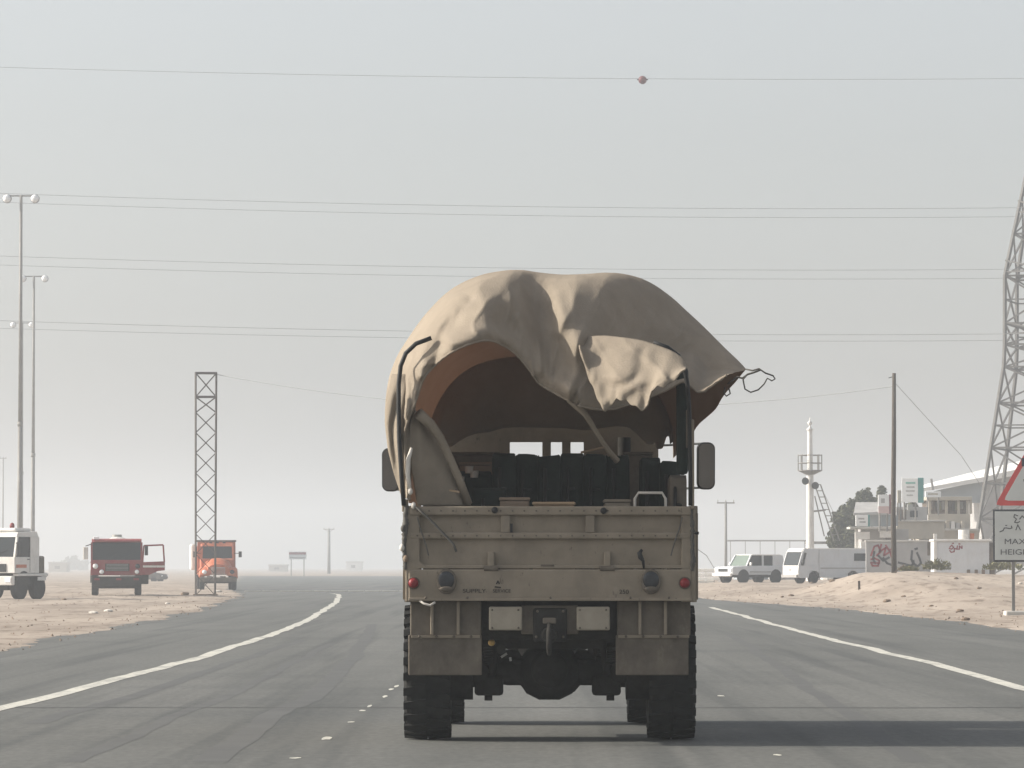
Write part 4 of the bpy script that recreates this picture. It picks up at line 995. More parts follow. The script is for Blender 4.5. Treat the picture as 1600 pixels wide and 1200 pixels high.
# --- tailgate
tg = tb('tailgate', SP, truck, 645, 800, 1078, 887, .03, .07)
tb('top_rail', SP, tg, 640, 791, 1080, 805, -.025, .08, .012)
tb('middle_rail', SP, tg, 640, 832, 1080, 842, -.015, .04, .012)
tb('lower_lip', SP, tg, 645, 883, 1078, 888.5, -.005, .04, .006)
for x0 in (783, 915): tb('upper_rib', SP, tg, x0, 805, x0+14, 832, -.012, .035, .006)
for x0 in (761, 943): 
    tb('hinge_strap', SP, tg, x0+1, 862, x0+11, 888, -.018, .035, .006); MB().cyl(T(x0-5,888,-.02), T(x0+17,888,-.02), .022, n=10).build('hinge_barrel', M['dirtpaint'], tg, True, auto=40)
for x0 in (650, 1058):
    MB().prism([(T(x0,888).x,T(x0,888).z),(T(x0+18,888).x,T(x0,888).z),(T(x0+18 if x0>900 else x0,872).x,T(x0,872).z)], -.012, .03, 'y').build('gusset', SP, tg)
for x0, y0 in ((773,797),(943,798)): MB().ball(T(x0,y0,-.03), .028, 10, 8).build('latch_pin', M['black'], tg, True)
tb('latch_slot', M['black'], tg, 797, 818, 801, 832, -.016, -.010, .001)
MB().tube([T(1003,859,-.02),T(999,864,-.03),T(1001,871,-.03),T(1005,877,-.03),T(1006,888,-.02)], [.012,.02,.022,.014,.008], 8).build('hook', M['black'], tg, True)
for i in range(23): MB().ball(T(652+i*18.6, 798, -.027), .0075, 6, 4).build('rivet', M['dirtpaint'], tg)
for i in range(23): MB().ball(T(652+i*18.6, 837, -.017), .007, 6, 4).build('rivet', M['dirtpaint'], tg)
for x_, s_ in ((652,1),(1066,-1)):
    MB().tube([T(x_+s_*(k*2.2), 808+k*7.5+2*math.sin(k*.8), -.03) for k in range(9)], .006, 5).build('retaining_chain', M['rope'], tg)
# worn paint patch
tb('seam_strip', M['dirtpaint'], tg, 845, 882, 866, 885, -.012, -.006, .001)
# --- rear beam with lamps
rb_ = tb('rear_beam', SP, truck, 638, 889.5, 1081, 937, -.02, .10, .015)
tb('lower_flange', SP, rb_, 638, 934, 1081, 939, -.045, .06, .006)
for x, nm in ((646, 0), (1070, 1)):
    c0 = T(x, 911, -.02)
    MB().lathe([(-.042,.016),(-.034,.034),(-.010,.043),(0,.046)], c0, 'y', 20).build('tail_lamp', M['redlens'], rb_, True)
    MB().lathe([(-.012,.050),(-.002,.053)], c0, 'y', 20).build('tail_lamp_bezel', M['dirtpaint'], rb_)
for x in (697.5, 1017):
    c0 = T(x, 908.5, -.02)
    b = MB().lathe([(-.03,.070),(-.026,.082),(0,.086)], (0,0,0), 'y', 24); b.v = [(v[0], v[1], v[2]*1.25) for v in b.v]
    o = b.build('lamp_recess', M['dirtpaint'], rb_, True, auto=35); o.location = c0
    b = MB().lathe([(-.036,.03),(-.034,.062),(-.028,.070)], (0,0,0), 'y', 24); b.v = [(v[0], v[1], v[2]*1.1+.012) for v in b.v]
    b.build('reversing_lamp', M['lampdark'], o, True)
    b = MB().lathe([(-.045,.03),(-.044,.058),(-.030,.060)], (0,0,0), 'y', 20); b.v = [(v[0], v[1], v[2]*.35-.062) for v in b.v]
    b.build('lower_lens', M['dirtpaint'], o, True)
for body, px, py, sz, sx in (('SUPPLY', 741, 923.5, .046, 1.3), ('SERVICE', 784, 923.5, .040, 1.05), ('250', 975, 925, .050, 1.1)):
    v = T(px, py, -.0235); text('stencil_lettering', body, sz, M['ink'], rb_, v, sx=sx, depth=.001)
strokes('crest_mark', [[(T(776,912).x,T(776,912).z),(T(778,908).x,T(778,908).z),(T(780,912).x,T(780,912).z)],[(T(774,917).x,T(774,917).z),(T(782,918).x,T(782,918).z)]], .012, M['ink'], rb_, -.0235, .002)
# reflector ring bolts along beam
for x in (665, 730, 860, 985, 1045): MB().ball(T(x,934,-.045), .010, 8, 6).build('bolt', M['dirtpaint'], rb_, True)
MB().tube([T(655,938,-.03),T(662,943,-.05),T(672,946,-.06),T(680,941,-.05)], .010, 6).build('cable_loop', M['rag'], rb_, True)
# --- mudguards and flaps
for s, x0, x1 in ((-1, 641, 752), (1, 964, 1079)):
    mg = tb('mudguard', M['dirtpaint'], truck, x0, 939, x1, 993, .10, .14, .01)
    for x in ((675, 716) if s < 0 else (1000, 1040)): tb('stiffener', SP, mg, x-2.5, 939.5, x+2.5, 992, .055, .098, .006)
    fl = tb('mud_flap', M['dirtpaint'], truck, (638 if s < 0 else 962), 992, (753 if s < 0 else 1076), 1055, .115, .135, .012)
    tb('flap_clamp', SP, fl, x0+2, 992, x1-2, 997, .10, .113, .004)
    for i in range(4): MB().ball(T(x0+14+i*27, 994.5, .098), .011, 8, 6).build('bolt', M['dirtpaint'], fl, True)
# --- frame, tow hitch, pads
for x0 in (764, 901): 
    pd = tb('bumper_pad', SP2, truck, x0, 948, x0+52, 985, -.02, .18, .014)
    for xx, yy in ((x0+5,953),(x0+46,953),(x0+5,981),(x0+46,981)): MB().ball(T(xx,yy,-.02), .009, 8, 6).build('bolt', M['dirtpaint'], pd, True)
cm = tb('rear_crossmember', M['dirtpaint'], truck, 814, 946, 904, 991, .06, .2, .012)
tb('crossmember_plate', M['dirty'], cm, 833, 950, 886, 1003, .02, .06, .02)
for x, y in ((840,955),(880,955),(838,995),(880,995)): MB().ball(T(x,y,.02), .012, 8, 6).build('bolt', M['dirtpaint'], cm, True)
hk = MB().cyl(T(858,992,-.10), T(858,992,.06), .055, .075, 16).build('tow_hitch', M['dirty'], truck, True, auto=40)
MB().tube([T(858,975,-.06),T(858,990,-.16),T(858,1010,-.17),T(858,1021,-.11),T(858,1015,-.04)], [.020,.024,.024,.020,.014], 10).build('hook', M['dirty'], hk, True)
MB().bar(T(848,970,-.05), T(869,970,-.05), .05,.05).build('hitch_latch', M['dirtpaint'], hk, bevel=.01)
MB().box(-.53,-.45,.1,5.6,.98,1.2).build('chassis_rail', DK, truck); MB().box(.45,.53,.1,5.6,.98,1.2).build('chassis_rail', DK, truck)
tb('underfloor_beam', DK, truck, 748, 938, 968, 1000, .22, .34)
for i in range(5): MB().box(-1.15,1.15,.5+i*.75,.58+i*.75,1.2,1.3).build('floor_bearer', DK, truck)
# spare parts in the underside: air tanks, gearbox, driveshaft
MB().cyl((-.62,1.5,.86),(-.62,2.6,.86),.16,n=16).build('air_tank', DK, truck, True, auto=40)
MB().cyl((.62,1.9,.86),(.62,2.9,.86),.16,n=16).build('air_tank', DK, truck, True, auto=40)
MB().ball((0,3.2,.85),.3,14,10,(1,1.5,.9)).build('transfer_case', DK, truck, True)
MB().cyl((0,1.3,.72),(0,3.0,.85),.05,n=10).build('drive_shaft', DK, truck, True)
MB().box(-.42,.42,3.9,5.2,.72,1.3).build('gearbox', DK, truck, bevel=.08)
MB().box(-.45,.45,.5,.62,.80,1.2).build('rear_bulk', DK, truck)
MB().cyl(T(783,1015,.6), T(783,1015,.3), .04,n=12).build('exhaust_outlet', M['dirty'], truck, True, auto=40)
mk = T(768,1004,.30); MB().ball(mk, .030, 10, 8).build('side_marker', mat('amber_lens',(.62,.40,.13),.4), truck, True)
MB().bar(T(783,1027,.45), T(792,1021,.45), .02,.02).build('shiny_pipe', M['steel'], truck); MB().bar(T(797,1027,.45), T(798,1033,.45), .02,.02).build('shiny_pipe', M['steel'], truck)
# --- axles
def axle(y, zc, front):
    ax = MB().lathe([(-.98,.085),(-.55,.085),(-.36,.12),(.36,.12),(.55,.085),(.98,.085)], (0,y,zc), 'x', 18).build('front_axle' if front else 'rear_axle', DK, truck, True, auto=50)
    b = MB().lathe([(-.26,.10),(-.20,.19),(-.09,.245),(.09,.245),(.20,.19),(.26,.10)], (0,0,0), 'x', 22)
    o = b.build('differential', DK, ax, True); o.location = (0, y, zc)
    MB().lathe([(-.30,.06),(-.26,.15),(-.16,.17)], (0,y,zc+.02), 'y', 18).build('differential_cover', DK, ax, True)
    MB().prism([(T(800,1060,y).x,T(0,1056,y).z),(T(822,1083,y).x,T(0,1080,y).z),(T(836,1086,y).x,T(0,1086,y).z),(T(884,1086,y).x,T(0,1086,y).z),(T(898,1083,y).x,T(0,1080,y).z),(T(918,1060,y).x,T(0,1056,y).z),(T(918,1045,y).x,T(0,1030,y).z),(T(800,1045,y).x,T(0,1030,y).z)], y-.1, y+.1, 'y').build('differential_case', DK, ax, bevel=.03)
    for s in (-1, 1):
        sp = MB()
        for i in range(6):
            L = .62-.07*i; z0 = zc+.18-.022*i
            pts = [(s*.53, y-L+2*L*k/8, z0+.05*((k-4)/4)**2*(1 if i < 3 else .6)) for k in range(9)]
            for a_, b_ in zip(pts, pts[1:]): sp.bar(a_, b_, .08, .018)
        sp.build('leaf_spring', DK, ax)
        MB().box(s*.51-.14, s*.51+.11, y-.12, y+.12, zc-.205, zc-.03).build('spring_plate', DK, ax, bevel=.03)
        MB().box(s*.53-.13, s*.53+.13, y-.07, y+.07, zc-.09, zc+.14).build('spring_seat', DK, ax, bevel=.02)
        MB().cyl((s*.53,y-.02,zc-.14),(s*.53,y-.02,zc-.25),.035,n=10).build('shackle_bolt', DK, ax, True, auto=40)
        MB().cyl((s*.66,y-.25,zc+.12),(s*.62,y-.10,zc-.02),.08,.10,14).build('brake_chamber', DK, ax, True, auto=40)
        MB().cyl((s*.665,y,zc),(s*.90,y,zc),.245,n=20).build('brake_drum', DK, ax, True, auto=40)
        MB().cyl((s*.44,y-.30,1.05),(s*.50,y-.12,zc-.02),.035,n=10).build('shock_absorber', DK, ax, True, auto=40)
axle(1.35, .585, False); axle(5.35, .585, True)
def big_wheel(x, y, s):
    r, w = .59, .37
    t_ = MB().lathe([(-w/2,r*.60),(-w/2-.012,r*.72),(-w/2-.015,r*.84),(-w/2+.01,r*.93),(-w*.36,r*.965),(-w*.15,r*.975),(w*.15,r*.975),(w*.36,r*.965),(w/2-.01,r*.93),(w/2+.015,r*.84),(w/2+.012,r*.72),(w/2,r*.60)], (0,0,0), 'x', 48)
    n = 27
    for i in range(n):
        for side in (-1, 1):
            a_ = 2*math.pi*(i+(.5 if side > 0 else 0))/n
            def P(xx, rr, aa): return (xx, math.sin(aa)*rr, math.cos(aa)*rr)
            da = .060
            x0, x1 = side*.01, side*(w/2+.017); sk = .07
            vs = []
            for rr_in, rr_out in ((r*.94, r*1.0),):
                for xx, aa, ro in ((x0, a_+sk, r*1.0), (x1, a_, r*.975)):
                    for d_ in (-da, da):
                        vs += [P(xx, rr_in, aa+d_), P(xx, ro, aa+d_)]
            vs += [P(side*(w/2+.004), r*.86, a_-da*.8), P(side*(w/2+.004), r*.86, a_+da*.8)]
            t_.add(vs, [(0,1,3,2),(1,5,7,3),(0,4,5,1),(2,3,7,6),(4,8,5),(6,7,9),(5,8,9,7)])
    o = t_.build('wheel', M['rubber'], truck, False); o.location = (x, y, r-.004)
    rm = MB().lathe([(s*w*.40,r*.60),(s*w*.50,r*.57),(s*w*.42,r*.50),(s*w*.18,r*.40),(s*w*.12,r*.24),(s*w*.40,r*.20),(s*w*.44,r*.06),(s*w*.44,.0)], (0,0,0), 'x', 28).build('rim', SP, o, True, auto=40)
    MB().lathe([(-s*w*.46,r*.61),(-s*w*.40,r*.5),(-s*w*.2,r*.45)], (0,0,0), 'x', 28).build('inner_rim', DK, o, True, auto=40)
    for k in range(8):
        a_ = k*math.pi/4; MB().cyl((s*w*.14,math.cos(a_)*r*.32,math.sin(a_)*r*.32),(s*w*.24,math.cos(a_)*r*.32,math.sin(a_)*r*.32),.014,n=6).build('wheel_nut', M['dirtpaint'], rm)
for y in (1.35, 5.35):
    for s in (-1, 1): big_wheel(s*(1.055 if y < 3 else .985), y, s)
# front mudguards, side boxes
for s in (-1, 1):
    MB().box(s*1.16-.06, s*1.16+.06, 4.7, 6.0, 1.2, 1.32).build('front_wing', SP, truck, bevel=.02)
# --- cargo bed
MB().box(-1.19,1.19,.08,3.85,1.30,1.36).build('bed_floor', M['dirtpaint'], truck)
for s in (-1, 1):
    sb = MB().box(s*1.185-.022, s*1.185+.022, .08, 3.85, 1.36, 1.98).build('side_board', SP, truck)
    MB().box(s*1.20-.04, s*1.20+.04, .05, 3.87, 1.94, 2.01).build('side_rail', SP, sb, bevel=.01)
    for i in range(5): MB().box(s*1.225-.02, s*1.225+.02, .12+i*.9, .20+i*.9, 1.22, 1.95).build('stake_pocket', SP, sb)
    MB().box(s*1.2-.03, s*1.2+.03, .06, 3.85, 1.20, 1.30).build('frame_side', SP, sb)
    MB().box(s*1.16-.06, s*1.16+.06, -.01, .10, 1.20, 2.0).build('corner_post', SP, sb, bevel=.01)
hb = MB()
hb.box(-1.15,1.04,3.82,3.87,1.36,2.28).build('headboard', M['dirtpaint'], truck)
for i in range(6): MB().bar((-1.0+i*.4,3.80,1.4),(-1.0+i*.4,3.80,2.27),.05,.04).build('headboard_rib', M['dirtpaint'], truck)
# knots of rope and fittings down both corners
def ragged(xf, y0, y1, name, m, w=5, seed=0):
    rows = []
    n = 40
    for i in range(n+1):
        y = y0+(y1-y0)*i/n; row = []; k = .55+.9*abs(noise.noise(Vector((y*.09, seed, 0))))+.6*abs(noise.noise(Vector((y*.35, seed, 4))))
        for q_ in range(9):
            an = 2*math.pi*q_/8; c_ = xf(y)+w*k*math.cos(an)+1.2*noise.noise(Vector((y*.3,q_,seed)))
            row.append(T(c_, y, -.005-.026*k*math.sin(an)))
        rows.append(row)
    return MB().grid(rows).build(name, m, truck, True)
ragged(lambda y: 634+3.2*noise.noise(Vector((y*.07,1,0)))-2.5*smooth(815,850,y)+1.5*smooth(865,888,y), 790, 890, 'lashing_rope', M['rope'], 4.2, 1.5)
ragged(lambda y: 1080.5+2.0*noise.noise(Vector((y*.06,5,0)))+1.5*smooth(800,830,y), 796, 892, 'lashing_rope', M['rope'], 3.6, 8.5)
MB().cyl(T(1083,833,.0), T(1092,833,.0), .012, n=8).build('rope_cleat', M['black'], truck, True)
# lit buckle bits on the left corner
for x, y, m_ in ((628,856,'rag'),(634,873,'card'),(630,826,'rope'),(646,790,'rag'),(641,768,'rag')):
    MB().ball(T(x,y,-.03), .022, 8, 6, (1,1,1.4)).build('buckle', M[m_], truck, True)
# shock cord hanging over the tailgate
MB().tube([T(648,791,-.04),T(662,803,-.045),T(680,820,-.045),T(697,838,-.05),T(709,851,-.045),T(713,862,-.04)], .011, 6).build('rope_strap', M['rope'], truck, True)
# --- hoops
def hoop(y, name='hoop', broken=False):
    w_, zt_ = 1.16, 3.42
    full = []
    for i in range(41):
        u = i/40
        if u < .3: full.append(Vector((-w_, y, 2.0+(2.95-2.0)*u/.3)))
        elif u > .7: full.append(Vector((w_, y, 2.95-(2.95-2.0)*(u-.7)/.3)))
        else:
            a_ = math.pi*(u-.3)/.4; c_ = -math.cos(a_); s_ = math.sin(a_)
            full.append(Vector((w_*math.copysign(abs(c_)**.55, c_), y, 2.95+(zt_-2.95)*s_**.6)))
    return MB().tube(full, .021, 8).build(name, M['black'], truck, True)
MB().tube([T(631,790,-.02),T(627,740,-.02),T(624,690,-.02),T(623,640,-.02),T(623,600,-.02),T(626,572,-.02),T(634,552,-.02),T(650,537,-.02),T(674,528,-.02)], .019, 8).build('rear_hoop', M['black'], truck, True)
MB().tube([T(1079,790,-.02),T(1079,740,-.02),T(1078,690,-.02),T(1077,640,-.02),T(1074,600,-.02),T(1069,572,-.02),T(1060,556,-.02),T(1043,543,-.02),T(1021,535,-.02)], .019, 8).build('rear_hoop', M['black'], truck, True)
tb('hoop_socket_lit_edge', SP, truck, 1079.5, 655, 1085, 795, -.03, .05, .008); tb('hoop_socket_lit_edge', SP, truck, 628, 780, 638, 800, .0, .05, .008)  # right one is a tan strip standing for the sunlit edge of the post
tb('post_strap', M['dirtpaint'], truck, 1072, 640, 1077.5, 700, .0, .04)
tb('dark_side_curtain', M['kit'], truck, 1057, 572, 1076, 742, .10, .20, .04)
MB().bar(T(1036,541,-.03), T(1036,556,-.03), .022, .02).build('hoop_tie', M['black'], truck)
# --- cab
cx = 0
cab = MB()
def ring(z0_, z1_, x0, x1, y, th, m, name):
    return MB().box(x0, x1, y, y+th, z0_, z1_).build(name, m, cab_o)
cab_o = MB().box(-1.12,1.04,4.12,6.05,1.2,2.18).build('cab', SP, truck, bevel=.03)
# back wall with a window opening (z 2.36..2.68)
wz0, wz1, wx0, wx1 = 2.40, 2.66, -.345, .345
b = MB().box(-1.12,wx0,4.12,4.17,2.18,2.86).box(wx1,1.04,4.12,4.17,2.18,2.86).box(wx0,wx1,4.12,4.17,wz1,2.86).box(wx0,wx1,4.12,4.17,2.18,wz0)
b.build('cab_back_wall', SP, cab_o)
MB().prism([(4.10,2.86),(4.2,2.93),(5.5,2.93),(5.72,2.86)], -1.12, 1.04).build('cab_roof', SP, cab_o, bevel=.03)
b = MB().box(-1.1,-.98,5.9,5.96,2.18,2.86).box(.98,1.1,5.9,5.96,2.18,2.86).box(-.03,.03,5.9,5.96,2.18,2.80)
for s in (-1, 1):
    xx = 1.08 if s < 0 else 1.0; b.box(s*xx-.03,s*xx+.03,4.17,4.4,2.18,2.86).box(s*xx-.03,s*xx+.03,5.7,5.96,2.18,2.86).box(s*xx-.03,s*xx+.03,4.4,5.7,2.74,2.86)
b.box(-1.1,1.1,5.7,5.96,2.80,2.86)
b.build('window_frames', SP, cab_o)
for x in (.28,): MB().bar((x,4.6,2.2),(x,4.6,2.50),.10,.05).build('seat_back', M['black'], cab_o, bevel=.02)
MB().box(-.022,.038,4.13,4.16,wz0,wz1).build('window_bar', SP, cab_o)
MB().box(.142,.222,4.13,4.16,wz0,wz1).build('window_bar', SP, cab_o)
MB().ball((.40,4.55,2.40),.10,12,8,(1,1,1.2)).build('headrest', M['black'], cab_o, True)
# exhaust stack / air intake beside the cab
MB().cyl((.72,4.02,1.9),(.72,4.02,2.70),.06,n=14).build('exhaust_stack', M['dirty'], truck, True, auto=40)
MB().cyl((-.80,4.0,1.9),(-.80,4.0,2.45),.14,n=16).build('air_cleaner', M['dirtpaint'], truck, True, auto=40)
# mirrors
def mirror(px0, py0, px1, py1, s):
    y = 5.6
    a_ = T(px0,py0,y); b_ = T(px1,py1,y); w_ = (b_.x-a_.x)/2; h_ = (a_.z-b_.z)/2; c_ = (a_+b_)/2
    r_ = min(w_, h_)*.75; pr = []
    for qx, qz, a0 in ((1,1,0),(-1,1,90),(-1,-1,180),(1,-1,270)):
        for k in range(6): 
            an = R(a0+k*18); pr.append((qx*(w_-r_)+r_*math.cos(an), qz*(h_-r_)+r_*math.sin(an)))
    t_ = MB().prism(pr, -.03, .05, 'y').build('side_mirror', M['black'], truck, bevel=.01); t_.location = c_; t_.rotation_euler = (R(2), 0, R(s*6))
    MB().prism([(x*.88,z_*.94) for x, z_ in pr], -.037, -.031, 'y').build('mirror_glass', M['mirror'], t_)
    for zz in (py0+2, py1-3):
        v0 = T(px0 if s > 0 else px1, zz, y)
        v0 = Vector((c_.x, y+.02, v0.z)); MB().tube([v0, Vector((c_.x-s*.06, y+.02, v0.z)), Vector((s*1.1, y, v0.z-.02))], .011, 6).build('mirror_arm', M['steel'], truck, True)
mirror(1089, 691, 1117, 765, 1); mirror(597, 700, 625, 768, -1)

# ------------------------------------------------------------------ canvas cover
HEMC = [((640,782),(630,776)),((634,725),(614,728)),((634,672),(602,665)),((650,625),(605,605)),((662,592),(618,562)),((680,570),(640,525)),((705,552),(668,487)),((735,538),(705,452)),
        ((762,532),(745,432)),((787,540),(785,423)),((808,556),(815,422)),((826,577),(845,426)),((843,600),(880,429)),((865,614),(915,428)),((888,626),(950,426)),((905,634),(985,430)),
        ((938,640),(1015,441)),((985,630),(1045,461)),((1035,612),(1072,485)),((1068,596),(1100,511)),((1092,612),(1130,541)),((1122,596),(1151,561)),((1135,587),(1166,577))]
hemP = [Vector(h) for h, c in HEMC]; crP = [Vector(c) for h, c in HEMC]
def seg_d(p, poly):
    best = 1e9; side = 0
    for a_, b_ in zip(poly, poly[1:]):
        a2 = Vector(a_); b2 = Vector(b_); u = max(0, min(1, (p-a2).dot(b2-a2)/(b2-a2).length_squared)); q_ = a2+(b2-a2)*u; d_ = (p-q_).length
        if d_ < best: best = d_; side = (b2-a2).x*(p-q_).y-(b2-a2).y*(p-q_).x
    return best, (1 if side > 0 else -1)
RIDGES = [  # polyline, width left px, width right px, height m (towards the viewer)
    ([(795,420),(770,455),(745,500),(735,545)], 62, 40, .34),
    ([(925,424),(905,455),(893,490),(893,540),(900,600)], 34, 75, .30),
    ([(640,640),(665,575),(705,535),(760,520),(800,535),(835,580)], 16, 16, .10),
    ([(800,470),(830,530),(862,590),(900,628)], 14, 16, .10),
    ([(848,500),(868,560),(888,610)], 9, 10, .07),
    ([(700,470),(675,520),(655,575)], 16, 18, .07),
    ([(872,470),(880,500),(870,520)], 10, 12, .09),
    ([(960,440),(940,500),(905,540)], 14, 20, .06),
    ([(1110,520),(1060,520),(1000,500)], 12, 16, .04)]
VALLEYS = [([(829,422),(842,470),(856,520),(876,575)], 22, 24, .20), ([(735,470),(700,510),(672,560)], 8, 12, .05), ([(690,540),(668,590),(655,640)], 7, 9, .06)]
def relief(px, py):
    p_ = Vector((px, py)); h = 0
    for poly, wl, wr, a_ in RIDGES:
        d_, sd_ = seg_d(p_, poly); w_ = wl if sd_ > 0 else wr
        h += a_*math.exp(-(d_/w_)**2)
    for poly, wl, wr, a_ in VALLEYS:
        d_, sd_ = seg_d(p_, poly); w_ = wl if sd_ > 0 else wr
        h -= a_*math.exp(-(d_/w_)**2)
    return h
def front_arch(u):
    """arch at the cab end, u 0..1 left hem to right hem"""
    a_ = math.pi*u; c_ = -math.cos(a_); s_ = math.sin(a_)
    zb = 2.0+.50*smooth(.5,1,u)
    return Vector((1.17*math.copysign(abs(c_)**.6, c_), 3.9, zb+(3.45-zb)*s_**.75))
NU, NV1, NV2 = 230, 46, 34
rows = []
for j in range(NV1+1):
    v = j/NV1; row = []
    for i in range(NU+1):
        u = i/NU; h = catmull(hemP, u); c_ = catmull(crP, u)
        # ease towards the silhouette like a rounded shoulder
        ang = v*math.pi/2; k = math.sin(ang)
        px = h.x+(c_.x-h.x)*k; py = h.y+(c_.y-h.y)*k
        D0 = .05+.10*math.sin(math.pi*u); D1 = .30+1.05*math.sin(math.pi*min(1,max(0,u)))**.8
        lean = .0085*max(0, px-900)*(1-smooth(1060,1166,px)*.55)*smooth(0,.35,v)       # right lobe falls away to the right
        dy = D0+(D1-D0)*(1-math.cos(ang))**1.0 + lean*.65
        dy -= relief(px, py)*(1-v**3*.75)*(1.0 if v > .0 else 1.0)
        side = smooth(.16, .04, u) if False else (1-smooth(.06,.2,u))
        dy += side*.035*math.sin(px*.55)*(1-v*.3)
        p = T(px, py, dy)
        p += Vector((noise.noise(p*2.5), noise.noise(p*2.5+Vector((9,0,0))), noise.noise(p*2.5+Vector((0,9,0)))))*.024*math.sin(math.pi*min(v+.12,1))
        p.y += .003*noise.noise(p*6)
        wr_ = (1-abs(noise.noise(Vector((u*26+1.2*noise.noise(Vector((u*5,v*3,2))), v*2.2, 5)))))**5*.030+(1-abs(noise.noise(Vector((u*11, v*1.3, 9)))))**4*.045
        p.y -= wr_*(1-v*.6)
        if j == 0: p.z += .012*math.sin(i*.9)*noise.noise(Vector((i*.2,0,0)))
        row.append(p)
    rows.append(row)
last = rows[-1]
for j in range(1, NV2+1):
    v = j/NV2; row = []
    for i in range(NU+1):
        u = i/NU; a_ = last[i]; b_ = front_arch(u)
        k = smooth(0, 1, v)*.55+v*.45
        kz = k
        x = a_.x+(b_.x-a_.x)*k; z_ = a_.z+(b_.z-a_.z)*kz
        y = a_.y+(b_.y-a_.y)*v
        # the cloth over the hoops dips between them
        p = Vector((x, y, z_)); 
        row.append(p+Vector((noise.noise(p*2), 0, noise.noise(p*2+Vector((5,5,5)))))*.03*math.sin(math.pi*v))
    rows.append(row)
cover = MB().grid(rows).build('canvas_cover', M['canvas'], truck, True)
MB().tube(rows[0], .011, 6).build('rolled_hem', M['canvas'], cover, True)
# front curtain in front of the cab
NC = 70; rows = []
for j in range(15):
    v = j/14; row = []
    for i in range(NC+1):
        u = .03+.94*i/NC; p = front_arch(u).copy()
        hem = 2.58+.21*smooth(.24,.46,u)-.20*smooth(.66,.76,u)+.03*math.sin(u*9)+.03*abs(math.sin(u*23))
        if u < .22: hem = 2.35+(2.58-2.35)*smooth(.03,.22,u)
        if u > .80: hem = 2.59+.12*smooth(.84,.9,u)
        z_ = p.z+(min(hem, p.z-.02)-p.z)*v; 
        row.append(Vector((p.x*(1-.02*v), 3.88-.10*math.sin(math.pi*v)-.04*math.sin(u*40)*v, z_)))
    rows.append(row)
MB().grid(rows).build('front_curtain', M['canvas'], cover, True, solid=.01)
# bright folded flap under the right lobe
NFU, NFV = 70, 40
topL = [Vector(q_) for q_ in ((904,533),(918,527),(945,525),(975,528),(1005,533),(1030,541),(1052,550),(1068,562),(1073,575))]
botL = [Vector(q_) for q_ in ((906,545),(925,600),(943,641),(962,624),(985,633),(1008,637),(1020,612),(1045,598),(1070,578))]
rows = []
for j in range(NFV+1):
    v = j/NFV; row = []
    for i in range(NFU+1):
        u = i/NFU; a_ = catmull(topL, u); b_ = catmull(botL, u); px = a_.x+(b_.x-a_.x)*v; py = a_.y+(b_.y-a_.y)*v
        dy = .20-.72*u-.40*math.sin(v*math.pi*.55)*(1-.35*u)-.10*math.sin(math.pi*u)
        fold = .016*math.sin((px*.60+py*.40)*.15+5*noise.noise(Vector((px*.022,py*.022,0))))*smooth(0,.25,v)+.010*math.sin((px*.9+py*.3)*.25+5*noise.noise(Vector((px*.04,py*.03,3))))*smooth(.5,1,v)+.004*noise.noise(Vector((px*.07+py*.03,py*.05,7)))
        p = T(px, py+(2*math.sin(i*1.1)+3*math.sin(i*.33))*smooth(.8,1,v), dy-fold-.030*(1-abs(math.sin(px*.050-py*.040+1.6*noise.noise(Vector((px*.012,py*.012,11))))))**3*(.4+.6*v)); p.y += .004*noise.noise(p*9)
        row.append(p)
    rows.append(row)
MB().grid(rows).build('folded_flap', M['canvas'], cover, True, solid=.012)
# twisted cloth end running down to the load
MB().tube([T(893,622,.0),T(915,648,.08),T(935,680,.2),T(950,703,.3),T(964,720,.4)], [.05,.024,.018,.020,.028], 10).build('twisted_cloth_end', M['canvas_in'], cover, True)
# left hanging side curtain: bunched cloth and a folded stiff panel
rows = []
L_ = [Vector(q_) for q_ in ((648,640),(640,668),(640,700),(644,740),(652,790))]
R_ = [Vector(q_) for q_ in ((662,652),(680,672),(698,705),(716,748),(736,790))]
for j in range(31):
    v = j/30; a_ = catmull(L_, v); b_ = catmull(R_, v); row = []
    for i in range(25):
        u = i/24; px = a_.x+(b_.x-a_.x)*u; py = a_.y+(b_.y-a_.y)*u
        row.append(T(px, py, .12+.22*u-.05*math.sin(u*math.pi)+.012*math.sin(u*9+v*4)))
    rows.append(row)
MB().grid(rows).build('hanging_panel', M['canvas_in'], cover, True, solid=.012)
MB().tube([T(654,646,.05),T(672,662,.12),T(688,684,.16),T(703,716,.2),T(718,750,.24),T(732,788,.28)], [.05,.045,.036,.034,.034,.036], 10).build('rolled_edge', M['canvas_in'], cover, True)
MB().tube([T(641,768,-.02),T(637,742,-.02),T(638,718,.0),T(643,700,.02)], [.014,.02,.02,.012], 8).build('pale_strap', M['rag'], cover, True)
MB().bar(T(702,766,.15), T(718,769,.15), .02, .015).build('strap_buckle', M['wood'], cover)
# gathered cloth at lower left corner
rows = []
for j in range(30):
    v = j/29; row = []
    for i in range(33):
        u = i/32; xa = 603+(632-603)*v**1.3; xb = 646-(646-642)*v
        py = 585+(778-585)*v; xa = lerp_pts([(585,612),(620,604),(660,602),(700,606.5),(740,616),(778,629)], py); xb = 652-12*v
        px = xa+(xb-xa)*u
        row.append(T(px, py, .18+.10*(1-smooth(0,.2,v))-.10*math.sin(u*math.pi)-.035*math.sin(u*13+v*2+2*noise.noise(Vector((u*3,v*3,1))))*(1-.4*v)*smooth(0,.3,v)))
    rows.append(row)
MB().grid(rows).build('gathered_corner', M['canvas'], cover, True, solid=.012)
